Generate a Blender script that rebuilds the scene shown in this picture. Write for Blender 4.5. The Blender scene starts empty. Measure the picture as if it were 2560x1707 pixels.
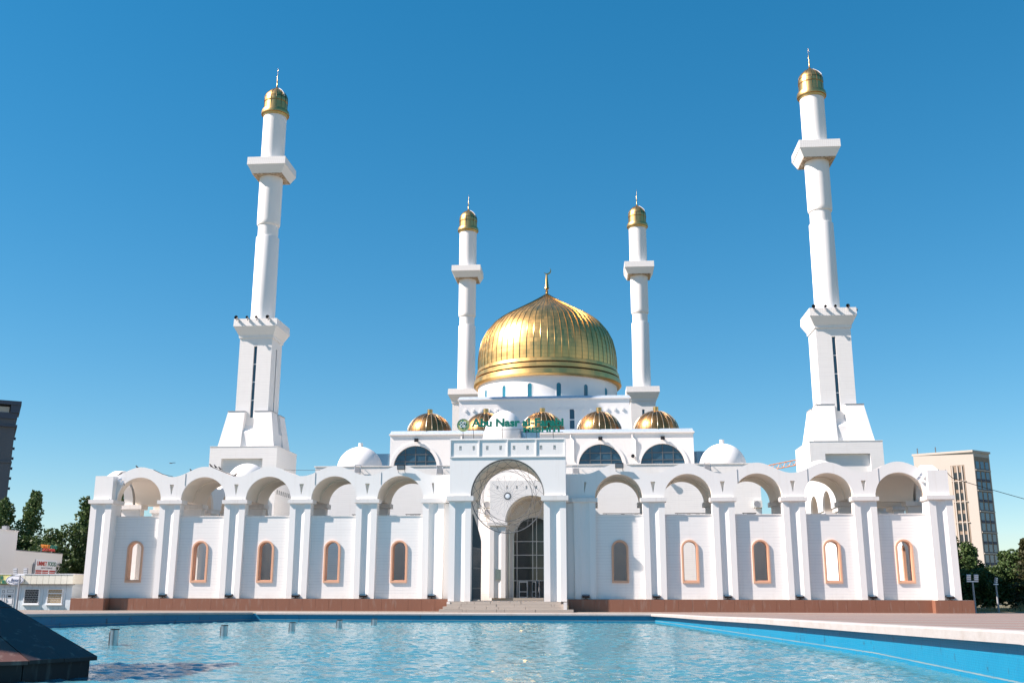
import bpy, bmesh, math, random
from math import sin, cos, pi, radians, sqrt, atan2
from mathutils import Vector, Matrix, geometry
random.seed(7)
scene = bpy.context.scene
COL = scene.collection

# ------------------------------------------------------------------ camera
cam_d = bpy.data.cameras.new('camera'); cam = bpy.data.objects.new('camera', cam_d); COL.objects.link(cam)
yaw, pitch, roll = 0.0782699, 0.2385217, 0.00173017
fw = Vector((-sin(yaw)*cos(pitch), cos(yaw)*cos(pitch), sin(pitch)))
rt = Vector((cos(yaw), sin(yaw), 0)); up = rt.cross(fw)
rt2 = rt*cos(roll)+up*sin(roll); up2 = up*cos(roll)-rt*sin(roll)
cam.matrix_world = Matrix(((rt2.x, up2.x, -fw.x, 8.586), (rt2.y, up2.y, -fw.y, -105.252),
                           (rt2.z, up2.z, -fw.z, 2.131), (0, 0, 0, 1)))
cam_d.sensor_fit = 'HORIZONTAL'; cam_d.sensor_width = 36; cam_d.lens = 35.837
cam_d.clip_start = 0.5; cam_d.clip_end = 6000
scene.camera = cam

# ------------------------------------------------------------------ light
SUN_EL, SUN_AZ = radians(41.5), radians(254.0)          # azimuth clockwise from +Y
sdir = Vector((sin(SUN_AZ)*cos(SUN_EL), cos(SUN_AZ)*cos(SUN_EL), sin(SUN_EL)))
w = bpy.data.worlds.new('World'); scene.world = w; w.use_nodes = True
nt = w.node_tree; bg = nt.nodes['Background']
sky = nt.nodes.new('ShaderNodeTexSky'); sky.sky_type = 'NISHITA'; sky.sun_disc = False
sky.sun_elevation = SUN_EL; sky.sun_rotation = SUN_AZ
sky.altitude = 350; sky.air_density = 1.0; sky.dust_density = 0.0; sky.ozone_density = 4.2
hs = nt.nodes.new('ShaderNodeHueSaturation'); hs.inputs['Saturation'].default_value = 1.56; hs.inputs['Hue'].default_value = .490
gm = nt.nodes.new('ShaderNodeGamma'); gm.inputs[1].default_value = 0.72
nt.links.new(sky.outputs[0], gm.inputs[0]); nt.links.new(gm.outputs[0], hs.inputs['Color']); nt.links.new(hs.outputs[0], bg.inputs['Color'])
bg.inputs['Strength'].default_value = 0.103
sl = bpy.data.lights.new('sun', 'SUN'); sl.energy = 5.0; sl.angle = radians(0.5); sl.color = (1, .86, .775)
so = bpy.data.objects.new('sun', sl); COL.objects.link(so); so.rotation_euler = sdir.to_track_quat('Z', 'Y').to_euler()
scene.view_settings.view_transform = 'Standard'; scene.view_settings.look = 'None'
scene.view_settings.exposure = 1.12; scene.view_settings.gamma = 1
scene.view_settings.use_curve_mapping = False

# ------------------------------------------------------------------ node helpers
class N:
    def __init__(s, name):
        s.m = bpy.data.materials.new(name); s.m.use_nodes = True; s.t = s.m.node_tree
        s.b = s.t.nodes['Principled BSDF']
    def n(s, typ, **kw):
        x = s.t.nodes.new(typ)
        for k, v in kw.items():
            if k.startswith('i_'):
                key = k[2:]; key = int(key) if key.isdigit() else key.replace('_', ' ')
                if isinstance(v, bpy.types.NodeSocket): s.t.links.new(v, x.inputs[key])
                else: x.inputs[key].default_value = v
            else: setattr(x, k, v)
        return x
    def math(s, op, a, b=0.0, c=0.0):
        x = s.t.nodes.new('ShaderNodeMath'); x.operation = op
        for i, v in enumerate((a, b, c)):
            if isinstance(v, bpy.types.NodeSocket): s.t.links.new(v, x.inputs[i])
            else: x.inputs[i].default_value = v
        return x.outputs[0]
    def pos(s): return s.n('ShaderNodeNewGeometry').outputs['Position']
    def obj(s): return s.n('ShaderNodeTexCoord').outputs['Object']
    def map(s, v, sc): return s.n('ShaderNodeMapping', i_Vector=v, i_Scale=sc).outputs[0]
    def noise(s, v, scale, detail=3, rough=.55): return s.n('ShaderNodeTexNoise', i_Vector=v, i_Scale=scale, i_Detail=detail, i_Roughness=rough).outputs['Fac']
    def ramp(s, f, stops):
        r = s.n('ShaderNodeValToRGB', i_Fac=f); e = r.color_ramp.elements
        while len(e) < len(stops): e.new(.5)
        for el, (p, c) in zip(e, stops): el.position = p; el.color = (*c, 1) if len(c) == 3 else c
        return r.outputs[0]
    def mix(s, f, a, b, mode='MIX'):
        x = s.n('ShaderNodeMix', data_type='RGBA', blend_type=mode)
        for i, v in ((0, f), (6, a), (7, b)):
            if isinstance(v, bpy.types.NodeSocket): s.t.links.new(v, x.inputs[i])
            else: x.inputs[i].default_value = v if i == 0 else (*v, 1)
        return x.outputs[2]
    def bump(s, h, strength=.3, dist=.05):
        x = s.n('ShaderNodeBump', i_Height=h, i_Strength=strength, i_Distance=dist)
        s.t.links.new(x.outputs[0], s.b.inputs['Normal'])
    def set(s, **kw):
        for k, v in kw.items():
            key = {'col': 'Base Color', 'rough': 'Roughness', 'metal': 'Metallic', 'spec': 'Specular IOR Level', 'ior': 'IOR'}[k]
            if isinstance(v, bpy.types.NodeSocket): s.t.links.new(v, s.b.inputs[key])
            else: s.b.inputs[key].default_value = (*v, 1) if key == 'Base Color' else v
        return s.m
def g3(v): return (v, v, v)

def white_mat(name, base=(.80, .785, .765), lines=0.0, stain=.16, lineamt=.16, grime=(.50, .42, .33)):
    a = N(name); p = a.pos()
    big = a.noise(p, .35, 4); fine = a.noise(p, 6, 4)
    streak = a.noise(a.map(p, (2.6, 2.6, .16)), 1.0, 5, .65)
    c = a.mix(a.math('MULTIPLY', big, .10), base, tuple(x*.86 for x in base))
    sm = a.ramp(streak, [(.54, g3(0)), (.78, g3(1))])
    c = a.mix(a.math('MULTIPLY', sm, stain), c, grime)
    zf = a.n('ShaderNodeSeparateXYZ', i_Vector=p).outputs[2]
    ft = a.math('MULTIPLY', a.ramp(a.math('DIVIDE', zf, 10.0), [(.12, g3(1)), (.19, g3(0))]), a.ramp(a.noise(a.map(p, (1.2, 1.2, .5)), 1.3, 5, .65), [(.35, g3(.15)), (.7, g3(1))]))
    c = a.mix(a.math('MULTIPLY', ft, .30), c, (.47, .39, .34))
    h = a.math('MULTIPLY', fine, .12)
    if lines:
        sep = a.n('ShaderNodeSeparateXYZ', i_Vector=p)
        fr = a.math('FRACT', a.math('DIVIDE', sep.outputs[2], lines))
        ln = a.math('LESS_THAN', fr, .12)
        row = a.math('FLOOR', a.math('DIVIDE', sep.outputs[2], lines))
        cx = a.n('ShaderNodeCombineXYZ', i_X=a.math('MULTIPLY', a.math('ADD', sep.outputs[0], sep.outputs[1]), .3), i_Y=a.math('MULTIPLY', row, 7.3))
        vis = a.ramp(a.noise(cx.outputs[0], 1.0, 2), [(.42, g3(.12)), (.62, g3(1))])
        lm = a.math('MULTIPLY', ln, vis)
        c = a.mix(a.math('MULTIPLY', lm, lineamt), c, (.30, .30, .33))
        h = a.math('SUBTRACT', h, a.math('MULTIPLY', lm, .7))
    a.bump(h, .25, .03)
    return a.set(col=c, rough=.62, spec=.3)

def plain(name, col, rough=.6, metal=0.0, var=.12, scale=3.0, spec=.4):
    a = N(name); f = a.noise(a.pos(), scale, 4)
    c = a.mix(f, tuple(max(0, x*(1-var)) for x in col), tuple(min(1, x*(1+var)) for x in col))
    a.bump(f, .08, .02)
    return a.set(col=c, rough=rough, metal=metal, spec=spec)

M = {}
M['white'] = white_mat('white painted plaster')
M['white_plain'] = white_mat('clean white render', stain=.08)
M['siding'] = white_mat('white siding', lines=.29, stain=.12, lineamt=.30)
M['cap'] = white_mat('weathered white stone', (.76, .735, .71), stain=.42)
M['soffit'] = white_mat('soffit with painted bounce', (.80, .71, .61), stain=.05)  # white vault paint warmed, ground bounce light put into the colour
M['peach'] = plain('peach painted frame', (.70, .40, .26), .5, var=.06)
M['glass'] = plain('dark blue glass', (.03, .075, .12), .05, var=.5, scale=.4, spec=.7)
M['glass_dark'] = plain('dark glazing', (.035, .045, .05), .06, var=.5, scale=.3, spec=.6)
M['glass_teal'] = plain('teal glass', (.03, .16, .22), .08, var=.3, scale=1, spec=.6)
M['frame_dark'] = plain('grey metal frame', (.10, .11, .12), .45)
M['frame_white'] = plain('white aluminium frame', (.72, .74, .76), .4, var=.04)
M['black'] = plain('black metal', (.015, .015, .017), .45)
M['steel'] = plain('brushed steel', (.46, .47, .48), .3, metal=.9, var=.2, scale=9)
M['grey_metal'] = plain('grey painted metal', (.30, .31, .33), .5)
M['roofblue'] = plain('galvanised roof edge', (.52, .60, .68), .42, metal=.35, var=.25, scale=2)
M['bluemetal'] = plain('blue grey metal sheet', (.13, .26, .38), .35, metal=.3, var=.25, scale=.8)
M['teal_gate'] = plain('dark teal wrought iron', (.035, .075, .10), .4, var=.3)
M['plaque'] = plain('grey green plaque', (.16, .22, .21), .3)
M['green'] = plain('green sign letters', (.0, .15, .11), .4, var=.06)
M['yellow'] = plain('pale yellow sign', (.66, .62, .26), .45, var=.05)
M['signwhite'] = plain('sign white', (.82, .84, .88), .4, var=.03)
M['red'] = plain('sign red', (.45, .035, .03), .45, var=.1)
M['orange'] = plain('sign orange', (.75, .24, .02), .45, var=.1)
M['navy'] = plain('navy script', (.02, .03, .12), .45)
M['kiosk'] = plain('pale blue kiosk panel', (.58, .66, .72), .5, var=.05)
M['kioskcream'] = plain('cream fascia panel', (.70, .69, .60), .5, var=.05)
M['blind'] = plain('tan blind', (.42, .30, .16), .7)
M['bird'] = plain('black feathers', (.012, .012, .016), .6)
M['ac'] = plain('ac white casing', (.66, .66, .62), .5, var=.04)
M['beige'] = plain('beige cladding', (.47, .425, .375), .7, var=.05, scale=.2)
M['beige_dk'] = plain('beige cladding with painted shade', (.26, .20, .15), .7, var=.08, scale=.3)  # darker beige, shade of recess and window side put into the colour
M['aptgrey'] = plain('grey brown tower render', (.12, .125, .145), .8, var=.1, scale=.2)
M['aptnavy'] = plain('slate tower crown', (.075, .09, .13), .7, var=.1, scale=.2)
M['aptwin'] = plain('sky tinted window', (.05, .13, .22), .06, var=.3, scale=.2, spec=.7)
M['bark'] = plain('bark', (.13, .10, .075), .9, var=.35, scale=5)
M['cable'] = plain('black cable', (.02, .02, .022), .6)

def slab_mat(name, col, var=.22, rough=.45, speck=40, spec=.4):
    a = N(name); p = a.pos()
    oi = a.n('ShaderNodeObjectInfo').outputs['Random']
    f = a.noise(p, speck, 3, .7); b = a.noise(p, .8, 3)
    st = a.ramp(a.noise(a.map(p, (3, 3, .5)), 1.2, 5), [(.56, g3(0)), (.75, g3(1))])
    c = a.mix(f, tuple(x*(1-var) for x in col), tuple(x*(1+var) for x in col))
    c = a.mix(a.math('MULTIPLY', oi, .14), c, tuple(x*.72 for x in col))
    c = a.mix(a.math('MULTIPLY', b, .25), c, tuple(min(1, x*1.25) for x in col))
    c = a.mix(a.math('MULTIPLY', st, .35), c, (.36, .30, .26))
    a.bump(f, .05, .01)
    return a.set(col=c, rough=rough, spec=spec)
M['slab'] = slab_mat('brown granite slab', (.235, .105, .066))
M['step'] = slab_mat('grey beige stone', (.42, .37, .32), .3)
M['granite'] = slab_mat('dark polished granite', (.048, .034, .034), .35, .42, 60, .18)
M['granite_lit'] = slab_mat('granite with painted sunlight', (.13, .070, .060), .35, .45, 60, .18)  # same granite in a lighter copy, sunlight put into the colour

def gold_mat(name, nseg, dz, base=(.90, .535, .19), rough=.31, dark=.55):
    a = N(name); o = a.obj(); sp = a.n('ShaderNodeSeparateXYZ', i_Vector=o)
    ang = a.math('ARCTAN2', sp.outputs[1], sp.outputs[0])
    ia = a.math('FLOOR', a.math('MULTIPLY', ang, nseg/(2*pi)))
    zz = a.math('DIVIDE', sp.outputs[2], dz); iz = a.math('FLOOR', zz); fz = a.math('FRACT', zz)
    cid = a.n('ShaderNodeCombineXYZ', i_X=ia, i_Y=iz)
    wn = a.n('ShaderNodeTexWhiteNoise', i_Vector=cid.outputs[0]); r = wn.outputs['Value']
    line = a.math('LESS_THAN', fz, .05)
    c = a.mix(r, tuple(x*.86 for x in base), base)
    blot = a.noise(o, .7, 5)
    c = a.mix(a.math('MULTIPLY', blot, .22), c, (base[0]*.62, base[1]*.55, base[2]*.5))
    c = a.mix(a.math('MULTIPLY', line, dark), c, (.10, .06, .02))
    rr = a.math('ADD', rough, a.math('ADD', a.math('MULTIPLY', r, .07), a.math('MULTIPLY', blot, .10)))
    h = a.math('ADD', a.math('MULTIPLY', a.noise(o, 1.6, 3), .5), a.math('MULTIPLY', line, -.6))
    a.bump(h, .10, .04)
    return a.set(col=c, rough=rr, metal=1.0)
M['gold'] = gold_mat('gilded dome sheet', 64, .78)
M['gold_small'] = gold_mat('brown gold panels', 24, .55, (.36, .20, .08), .3, .8)
M['gold_cap'] = gold_mat('gilded cap', 12, 5.0, (.68, .43, .17), .3)
M['gold_rib'] = plain('gold seam', (.50, .33, .13), .28, metal=1.0, var=.12)
M['gold_ribw'] = plain('pale seam', (.80, .70, .52), .35, metal=.8, var=.06)
M['gold_dark'] = plain('dark gold groove', (.08, .05, .02), .5, metal=.6)

def decay_mat():
    a = N('weathered brown underside'); f = a.noise(a.pos(), 3.2, 6, .7)
    c = a.ramp(f, [(.36, (.70, .62, .52)), (.5, (.46, .36, .26)), (.58, (.17, .11, .075)), (.7, (.55, .46, .36))])
    a.bump(f, .6, .1); return a.set(col=c, rough=.9)
M['decay'] = decay_mat()
def relief_mat():
    a = N('white relief frieze'); p = a.pos(); sp = a.n('ShaderNodeSeparateXYZ', i_Vector=p)
    u = a.math('ADD', sp.outputs[0], sp.outputs[1])
    t1 = a.math('SINE', a.math('MULTIPLY', a.math('ADD', u, sp.outputs[2]), 9.0))
    t2 = a.math('SINE', a.math('MULTIPLY', a.math('SUBTRACT', u, a.math('MULTIPLY', sp.outputs[2], 1.3)), 9.0))
    h = a.math('MULTIPLY', t1, t2)
    hm = a.ramp(h, [(.0, g3(0)), (.25, g3(1))])
    c = a.mix(a.math('MULTIPLY', hm, .30), (.80, .785, .765), (.5, .48, .47))  # hollows coloured greyer, so the relief's shade is painted in
    a.bump(hm, -.9, .10); return a.set(col=c, rough=.7)
M['relief'] = relief_mat()

def paving_mat():
    a = N('red and grey paving'); p = a.pos(); sp = a.n('ShaderNodeSeparateXYZ', i_Vector=p)
    br = a.n('ShaderNodeTexBrick', i_Vector=a.map(p, (1, 1, 1)), i_Scale=2.2, i_Mortar_Size=.03)
    for k, v in (('Color1', (.27, .145, .12, 1)), ('Color2', (.23, .12, .10, 1)), ('Mortar', (.16, .13, .12, 1))): br.inputs[k].default_value = v
    br2 = a.n('ShaderNodeTexBrick', i_Vector=p, i_Scale=2.2, i_Mortar_Size=.03)
    for k, v in (('Color1', (.28, .235, .20, 1)), ('Color2', (.23, .20, .175, 1)), ('Mortar', (.15, .14, .13, 1))): br2.inputs[k].default_value = v
    band = a.math('FRACT', a.math('DIVIDE', a.math('ADD', sp.outputs[1], a.math('MULTIPLY', sp.outputs[0], .32)), 7.5))
    bm = a.math('LESS_THAN', band, .45)
    near = a.math('GREATER_THAN', sp.outputs[0], 15.0)
    c = a.mix(a.math('MULTIPLY', bm, near), br2.outputs[0], br.outputs[0])
    f = a.noise(p, .5, 5); c = a.mix(a.math('MULTIPLY', f, .35), c, (.22, .175, .15))
    a.bump(br.outputs['Fac'], -.3, .02)
    return a.set(col=c, rough=.85)
M['paving'] = paving_mat()
def ground_mat():
    a = N('dry grass and earth'); f = a.noise(a.pos(), .25, 6, .7)
    return a.set(col=a.ramp(f, [(.35, (.07, .085, .035)), (.55, (.16, .13, .075)), (.7, (.22, .18, .12))]), rough=1.0)
M['ground'] = ground_mat()
def coping_mat():
    a = N('white painted coping'); p = a.pos(); f = a.noise(p, .9, 6, .7); d = a.noise(p, 5, 5)
    c = a.mix(a.ramp(f, [(.45, g3(0)), (.75, g3(.6))]), (.375, .35, .335), (.28, .235, .20))
    c = a.mix(a.ramp(d, [(.62, g3(0)), (.8, g3(.4))]), c, (.33, .27, .22))
    a.bump(d, .4, .04); return a.set(col=c, rough=.7)
M['coping'] = coping_mat()
def poolblue_mat():
    a = N('blue painted pool wall'); p = a.pos()
    f = a.noise(a.map(p, (1, 1, .35)), 3.4, 6, .7); g = a.noise(p, .6, 4)
    sp = a.n('ShaderNodeSeparateXYZ', i_Vector=p)
    c = a.mix(g, (.0, .165, .30), (.004, .205, .345))
    c = a.mix(a.ramp(f, [(.60, g3(0)), (.66, g3(.85))]), c, (.02, .05, .085))
    zz = a.math('ADD', sp.outputs[2], a.math('MULTIPLY', f, .06)); alg = a.math('MULTIPLY', a.math('LESS_THAN', zz, -.56), a.math('GREATER_THAN', zz, -.61))
    c = a.mix(a.math('MULTIPLY', a.math('MULTIPLY', alg, g), .9), c, (.36, .31, .20))
    br = a.n('ShaderNodeTexBrick', i_Vector=a.n('ShaderNodeCombineXYZ', i_X=a.math('ADD', sp.outputs[0], sp.outputs[1]), i_Y=sp.outputs[2]).outputs[0], i_Scale=3.0, i_Mortar_Size=.02)
    c = a.mix(a.math('MULTIPLY', br.outputs['Fac'], .45), c, (.005, .09, .19))
    a.bump(f, .5, .04); return a.set(col=c, rough=.45)
M['poolblue'] = poolblue_mat()
def water_mat():
    a = N('rippled turquoise water'); p = a.pos()
    n1 = a.noise(a.map(p, (.9, 1.5, 1)), .85, 4, .6); n2 = a.noise(a.map(p, (1, 1.5, 1)), 3.4, 3, .6)
    n3 = a.noise(a.map(p, (.8, 1.2, 1)), .16, 2)
    h = a.math('ADD', a.math('MULTIPLY', n1, 1.0), a.math('MULTIPLY', n2, .35))
    a.bump(h, 1.0, .06)
    c = a.mix(n3, (.045, .175, .225), (.075, .215, .262))
    return a.set(col=c, rough=.06, ior=1.33, spec=.5)
M['water'] = water_mat()
def leaf_mat(name, c0, c1):
    a = N(name); f = a.noise(a.pos(), .9, 3); f2 = a.noise(a.pos(), 7, 2)
    c = a.mix(a.ramp(a.math('ADD', a.math('MULTIPLY', f, .6), a.math('MULTIPLY', f2, .4)), [(.36, g3(0)), (.64, g3(1))]), c0, c1)
    tr = a.n('ShaderNodeBsdfTranslucent'); a.t.links.new(c, tr.inputs[0])
    a.set(col=c, rough=.55, spec=.3)
    mx = a.n('ShaderNodeMixShader', i_0=.22); a.t.links.new(a.b.outputs[0], mx.inputs[1]); a.t.links.new(tr.outputs[0], mx.inputs[2])
    a.t.links.new(mx.outputs[0], a.t.nodes['Material Output'].inputs[0]); return a.m
M['leaf_a'] = leaf_mat('poplar leaves', (.042, .080, .024), (.12, .18, .06))
M['leaf_b'] = leaf_mat('dense green leaves', (.026, .052, .016), (.095, .145, .045))
M['leaf_c'] = leaf_mat('mid green leaves', (.034, .070, .022), (.11, .17, .055))
M['leaf_d'] = leaf_mat('spruce needles', (.030, .040, .016), (.085, .085, .032))
M['straw'] = plain('dry straw', (.32, .23, .11), .9, var=.3)

# ------------------------------------------------------------------ mesh helpers
class MB:
    def __init__(s): s.v = []; s.f = []
    def add(s, vs, fs):
        o = len(s.v); s.v += [tuple(v) for v in vs]; s.f += [tuple(i+o for i in f) for f in fs]; return s
    def box(s, x0, x1, y0, y1, z0, z1):
        return s.add([(x0,y0,z0),(x1,y0,z0),(x1,y1,z0),(x0,y1,z0),(x0,y0,z1),(x1,y0,z1),(x1,y1,z1),(x0,y1,z1)],
                     [(0,3,2,1),(4,5,6,7),(0,1,5,4),(1,2,6,5),(2,3,7,6),(3,0,4,7)])
    def loft(s, rings, closed=True, caps=True):
        n = len(rings[0]); vs = [p for r in rings for p in r]; fs = []
        for i in range(len(rings)-1):
            for j in range(n if closed else n-1):
                k = (j+1) % n; fs.append((i*n+j, i*n+k, (i+1)*n+k, (i+1)*n+j))
        if caps: fs.append(tuple(reversed(range(n)))); fs.append(tuple(range((len(rings)-1)*n, len(rings)*n)))
        return s.add(vs, fs)
    def rect(s, x0, x1, y0, y1, z): return [(x0,y0,z),(x1,y0,z),(x1,y1,z),(x0,y1,z)]
    def frust(s, z0, h0, z1, h1, hy0=None, hy1=None):       # square frustum about the origin
        a, b = (h0 if hy0 is None else hy0), (h1 if hy1 is None else hy1)
        return s.loft([s.rect(-h0,h0,-a,a,z0), s.rect(-h1,h1,-b,b,z1)])
    def lathe(s, prof, n=48, cx=0, cy=0, a0=0, a1=2*pi, cap=True):
        full = abs(a1-a0-2*pi) < 1e-6; m = n if full else n+1
        rings = [[(cx+r*cos(a0+(a1-a0)*i/n), cy+r*sin(a0+(a1-a0)*i/n), z) for i in range(m)] for r, z in prof]
        return s.loft(rings, full, cap and full)
    def tube(s, pts, r, n=8):
        rings = []
        for i, p in enumerate(pts):
            p = Vector(p); d = Vector(pts[min(i+1, len(pts)-1)])-Vector(pts[max(i-1, 0)])
            if d.length < 1e-9: d = Vector((0,0,1))
            d.normalize(); a = d.orthogonal().normalized() if abs(d.z) > .99 else d.cross(Vector((0,0,1))).normalized()
            b = d.cross(a); rr = r[i] if isinstance(r, (list, tuple)) else r
            rings.append([tuple(p+a*rr*cos(2*pi*k/n)+b*rr*sin(2*pi*k/n)) for k in range(n)])
        return s.loft(rings)
    def ring(s, cx, y, cz, R, r, n=72, m=6):                # torus in the XZ plane
        o = len(s.v)
        for i in range(n):
            a = 2*pi*i/n
            for k in range(m):
                b = 2*pi*k/m; q = R+r*cos(b); s.v.append((cx+q*cos(a), y+r*sin(b), cz+q*sin(a)))
        for i in range(n):
            for k in range(m):
                s.f.append((o+i*m+k, o+((i+1)%n)*m+k, o+((i+1)%n)*m+(k+1)%m, o+i*m+(k+1)%m))
        return s
    def prism(s, outer, holes, y0, y1):                     # outlines in XZ, pushed from y0 to y1
        loops = [outer]+list(holes); flat = [p for l in loops for p in l]
        tris = geometry.tessellate_polygon([[Vector((p[0], p[1], 0)) for p in l] for l in loops])
        n = len(flat); vs = [(x, y0, z) for x, z in flat]+[(x, y1, z) for x, z in flat]; fs = []
        for t in tris:
            a, b, c = (Vector(flat[i]) for i in t)
            t = tuple(t) if (b-a).cross(c-a) > 0 else tuple(reversed(t))
            fs.append(t); fs.append(tuple(n+i for i in reversed(t)))
        o = 0
        for l in loops:
            m = len(l)
            for i in range(m): fs.append((o+i, o+(i+1) % m, n+o+(i+1) % m, n+o+i))
            o += m
        return s.add(vs, fs)
    def mesh(s, name, mat, smooth=None, recalc=True):
        me = bpy.data.meshes.new(name); me.from_pydata(s.v, [], s.f)
        if recalc:
            bm = bmesh.new(); bm.from_mesh(me); bmesh.ops.recalc_face_normals(bm, faces=bm.faces); bm.to_mesh(me); bm.free()
        me.materials.append(mat)
        if smooth is not None:
            me.shade_smooth()
            if smooth < 180: me.set_sharp_from_angle(angle=radians(smooth))
        me.update(); return me
    def obj(s, name, mat, parent=None, loc=(0,0,0), smooth=None, rz=0, recalc=True):
        return link(name, s.mesh(name, mat, smooth, recalc), parent, loc, rz)
def link(name, me, parent=None, loc=(0,0,0), rz=0):
    o = bpy.data.objects.new(name, me); COL.objects.link(o); o.location = loc; o.rotation_euler = (0,0,rz)
    if parent is not None: o.parent = parent
    return o
def tag(o, label=None, cat=None, group=None, kind=None):
    for k, v in (('label', label), ('category', cat), ('group', group), ('kind', kind)):
        if v: o[k] = v
    return o
def thing(name, label, cat, loc=(0,0,0), rz=0, group=None):
    o = bpy.data.objects.new(name, None); COL.objects.link(o); o.location = loc; o.rotation_euler = (0,0,rz)
    o.empty_display_size = .5
    return tag(o, label, cat, group)
def copy_tree(o, parent=None):
    c = o.copy(); COL.objects.link(c)
    if parent is not None: c.parent = parent
    for ch in list(o.children): copy_tree(ch, c)
    return c
def arcpts(cx, cz, R, a0, a1, n): return [(cx+R*cos(a0+(a1-a0)*i/n), cz+R*sin(a0+(a1-a0)*i/n)) for i in range(n+1)]
def archloop(cx, z0, zs, R, n=20):                          # closed outline: flat foot at z0, round head of radius R at zs
    return [(cx-R, z0), (cx+R, z0)]+arcpts(cx, zs, R, 0, pi, n)
def rloop(x0, x1, z0, z1): return [(x0,z0),(x1,z0),(x1,z1),(x0,z1)]
ORD = ['first','second','third','fourth','fifth','sixth']

# ------------------------------------------------------------------ ground, plaza and pool (the setting)
YB = [-.2, -8.5, -16.65, -25.9, -40.6, -56, -72.5, -85, -101, -140]
def gz(y):
    T = [(10,0),(-8.5,0),(-16.65,.12),(-25.9,.22),(-40.6,.46),(-56,.62),(-72.5,.92),(-85,.95),(-200,.95)]
    for (a, za), (b, zb) in zip(T, T[1:]):
        if y <= a and y >= b: return za+(zb-za)*(a-y)/(a-b)
    return 0
PL = {-8.5: -23.4, -16.65: -28.8, -25.9: -33.3, -40.6: -38.5, -56: -41.5, -72.5: -41, -85: -36, -101: -24}   # left pool edge
PR = {-8.5: 14.1, -16.65: 15.45, -25.9: 16.9, -40.6: 19.0, -56: 21.2, -72.5: 21.6, -85: 19.5, -101: 14}       # right pool edge
m = MB()
for y0, y1 in zip(YB, YB[1:]):
    if y0 > -8 or y1 < -101:
        m.add([(-75,y0,gz(y0)),(75,y0,gz(y0)),(75,y1,gz(y1)),(-75,y1,gz(y1))], [(3,2,1,0)])
    else:
        m.add([(-75,y0,gz(y0)),(PL[y0]-.3,y0,gz(y0)),(PL[y1]-.3,y1,gz(y1)),(-75,y1,gz(y1))], [(3,2,1,0)])
        m.add([(PR[y0]+.3,y0,gz(y0)),(75,y0,gz(y0)),(75,y1,gz(y1)),(PR[y1]+.3,y1,gz(y1))], [(3,2,1,0)])
tag(m.obj('plaza_paving', M['paving']), kind='structure')
m = MB()
for x0, x1, y0, y1 in ((-3000,3000,-.2,4000),(-3000,-75,-3000,-.2),(75,3000,-3000,-.2),(-75,75,-3000,-140)):
    m.add([(x0,y0,-.03),(x1,y0,-.03),(x1,y1,-.03),(x0,y1,-.03)], [(0,1,2,3)])
tag(m.obj('ground', M['ground']), kind='structure')
YP = YB[1:-1]
ptsL = [(PL[y], y) for y in YP]; ptsR = [(PR[y], y) for y in YP]
pool = ptsL[::-1]+ptsR                                       # runs up the left side, across the far wall, down the right
WZ = -.8
wr = random.Random(11); WV = []
for i in range(70):
    lam = .32*(3.6**wr.random()); k = 2*pi/lam; th = wr.gauss(1.2, .75); WV.append((k*cos(th), k*sin(th), wr.uniform(0, 2*pi), .0070*lam*wr.uniform(.5, 1.3)))
def interp(T, y):
    for (a, b) in zip(YP, YP[1:]):
        if b <= y <= a: return T[a]+(T[b]-T[a])*(a-y)/(a-b)
    return T[YP[-1]]
NX, NY = 330, 560
import numpy as np
ys = np.array([-8.5-(101-8.5)*j/NY for j in range(NY+1)])
xl = np.array([interp(PL, y) for y in ys]); xrr = np.array([interp(PR, y) for y in ys]); t_ = np.linspace(0, 1, NX+1)
gx_ = xl[:,None]+(xrr-xl)[:,None]*t_[None,:]; gy_ = np.repeat(ys[:,None], NX+1, 1)
hz_w = sum(am*np.sin(kx*gx_+ky*gy_+ph) for kx, ky, ph, am in WV)
hz_w *= .85+.2*np.sin(gx_*.21+1.3*np.sin(gy_*.13))*np.sin(gy_*.17+.7)
vs = np.stack([gx_, gy_, WZ+hz_w], -1).reshape(-1, 3)
wf_ = [(j*(NX+1)+i, j*(NX+1)+i+1, (j+1)*(NX+1)+i+1, (j+1)*(NX+1)+i) for j in range(NY) for i in range(NX)]
m = MB(); m.v = vs.tolist(); m.f = wf_
tag(m.obj('pool_water', M['water'], smooth=180), kind='structure')
m = MB(); n = len(pool)
ring = pool
m.add([(x, y, -1.6) for x, y in ring]+[(x, y, gz(y)-.05) for x, y in ring], [(i, (i+1)%n, n+(i+1)%n, n+i) for i in range(n)])
tag(m.obj('pool_wall', M['poolblue']), kind='structure')
def coping(pts, over, width, depth, name='pool_coping'):
    rings = []
    for i, (x, y) in enumerate(pts):
        a = Vector(pts[max(i-1,0)]); b = Vector(pts[min(i+1,len(pts)-1)]); d = (b-a).normalized(); nrm = Vector((-d.y, d.x))
        p = Vector((x, y)); dp = depth(y); z = gz(y)+.03
        i0 = p-nrm*over; o0 = p+nrm*(width-over)
        rings.append([(i0.x,i0.y,z-dp),(i0.x,i0.y,z-.07),(i0.x+nrm.x*.07,i0.y+nrm.y*.07,z),(o0.x,o0.y,z),(o0.x,o0.y,z-dp)])
    tag(MB().loft(rings).obj(name, M['coping'], smooth=30), kind='structure')
coping([(14.1,-8.5)]+ptsR[1:], .38, .95, lambda y: .22+.16*min(1,(-8.5-y)/45))
coping([(-23.0,-8.5),(14.1,-8.5)], .13, .8, lambda y: .2)
coping(ptsL[::-1], .13, .8, lambda y: .2)

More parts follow.
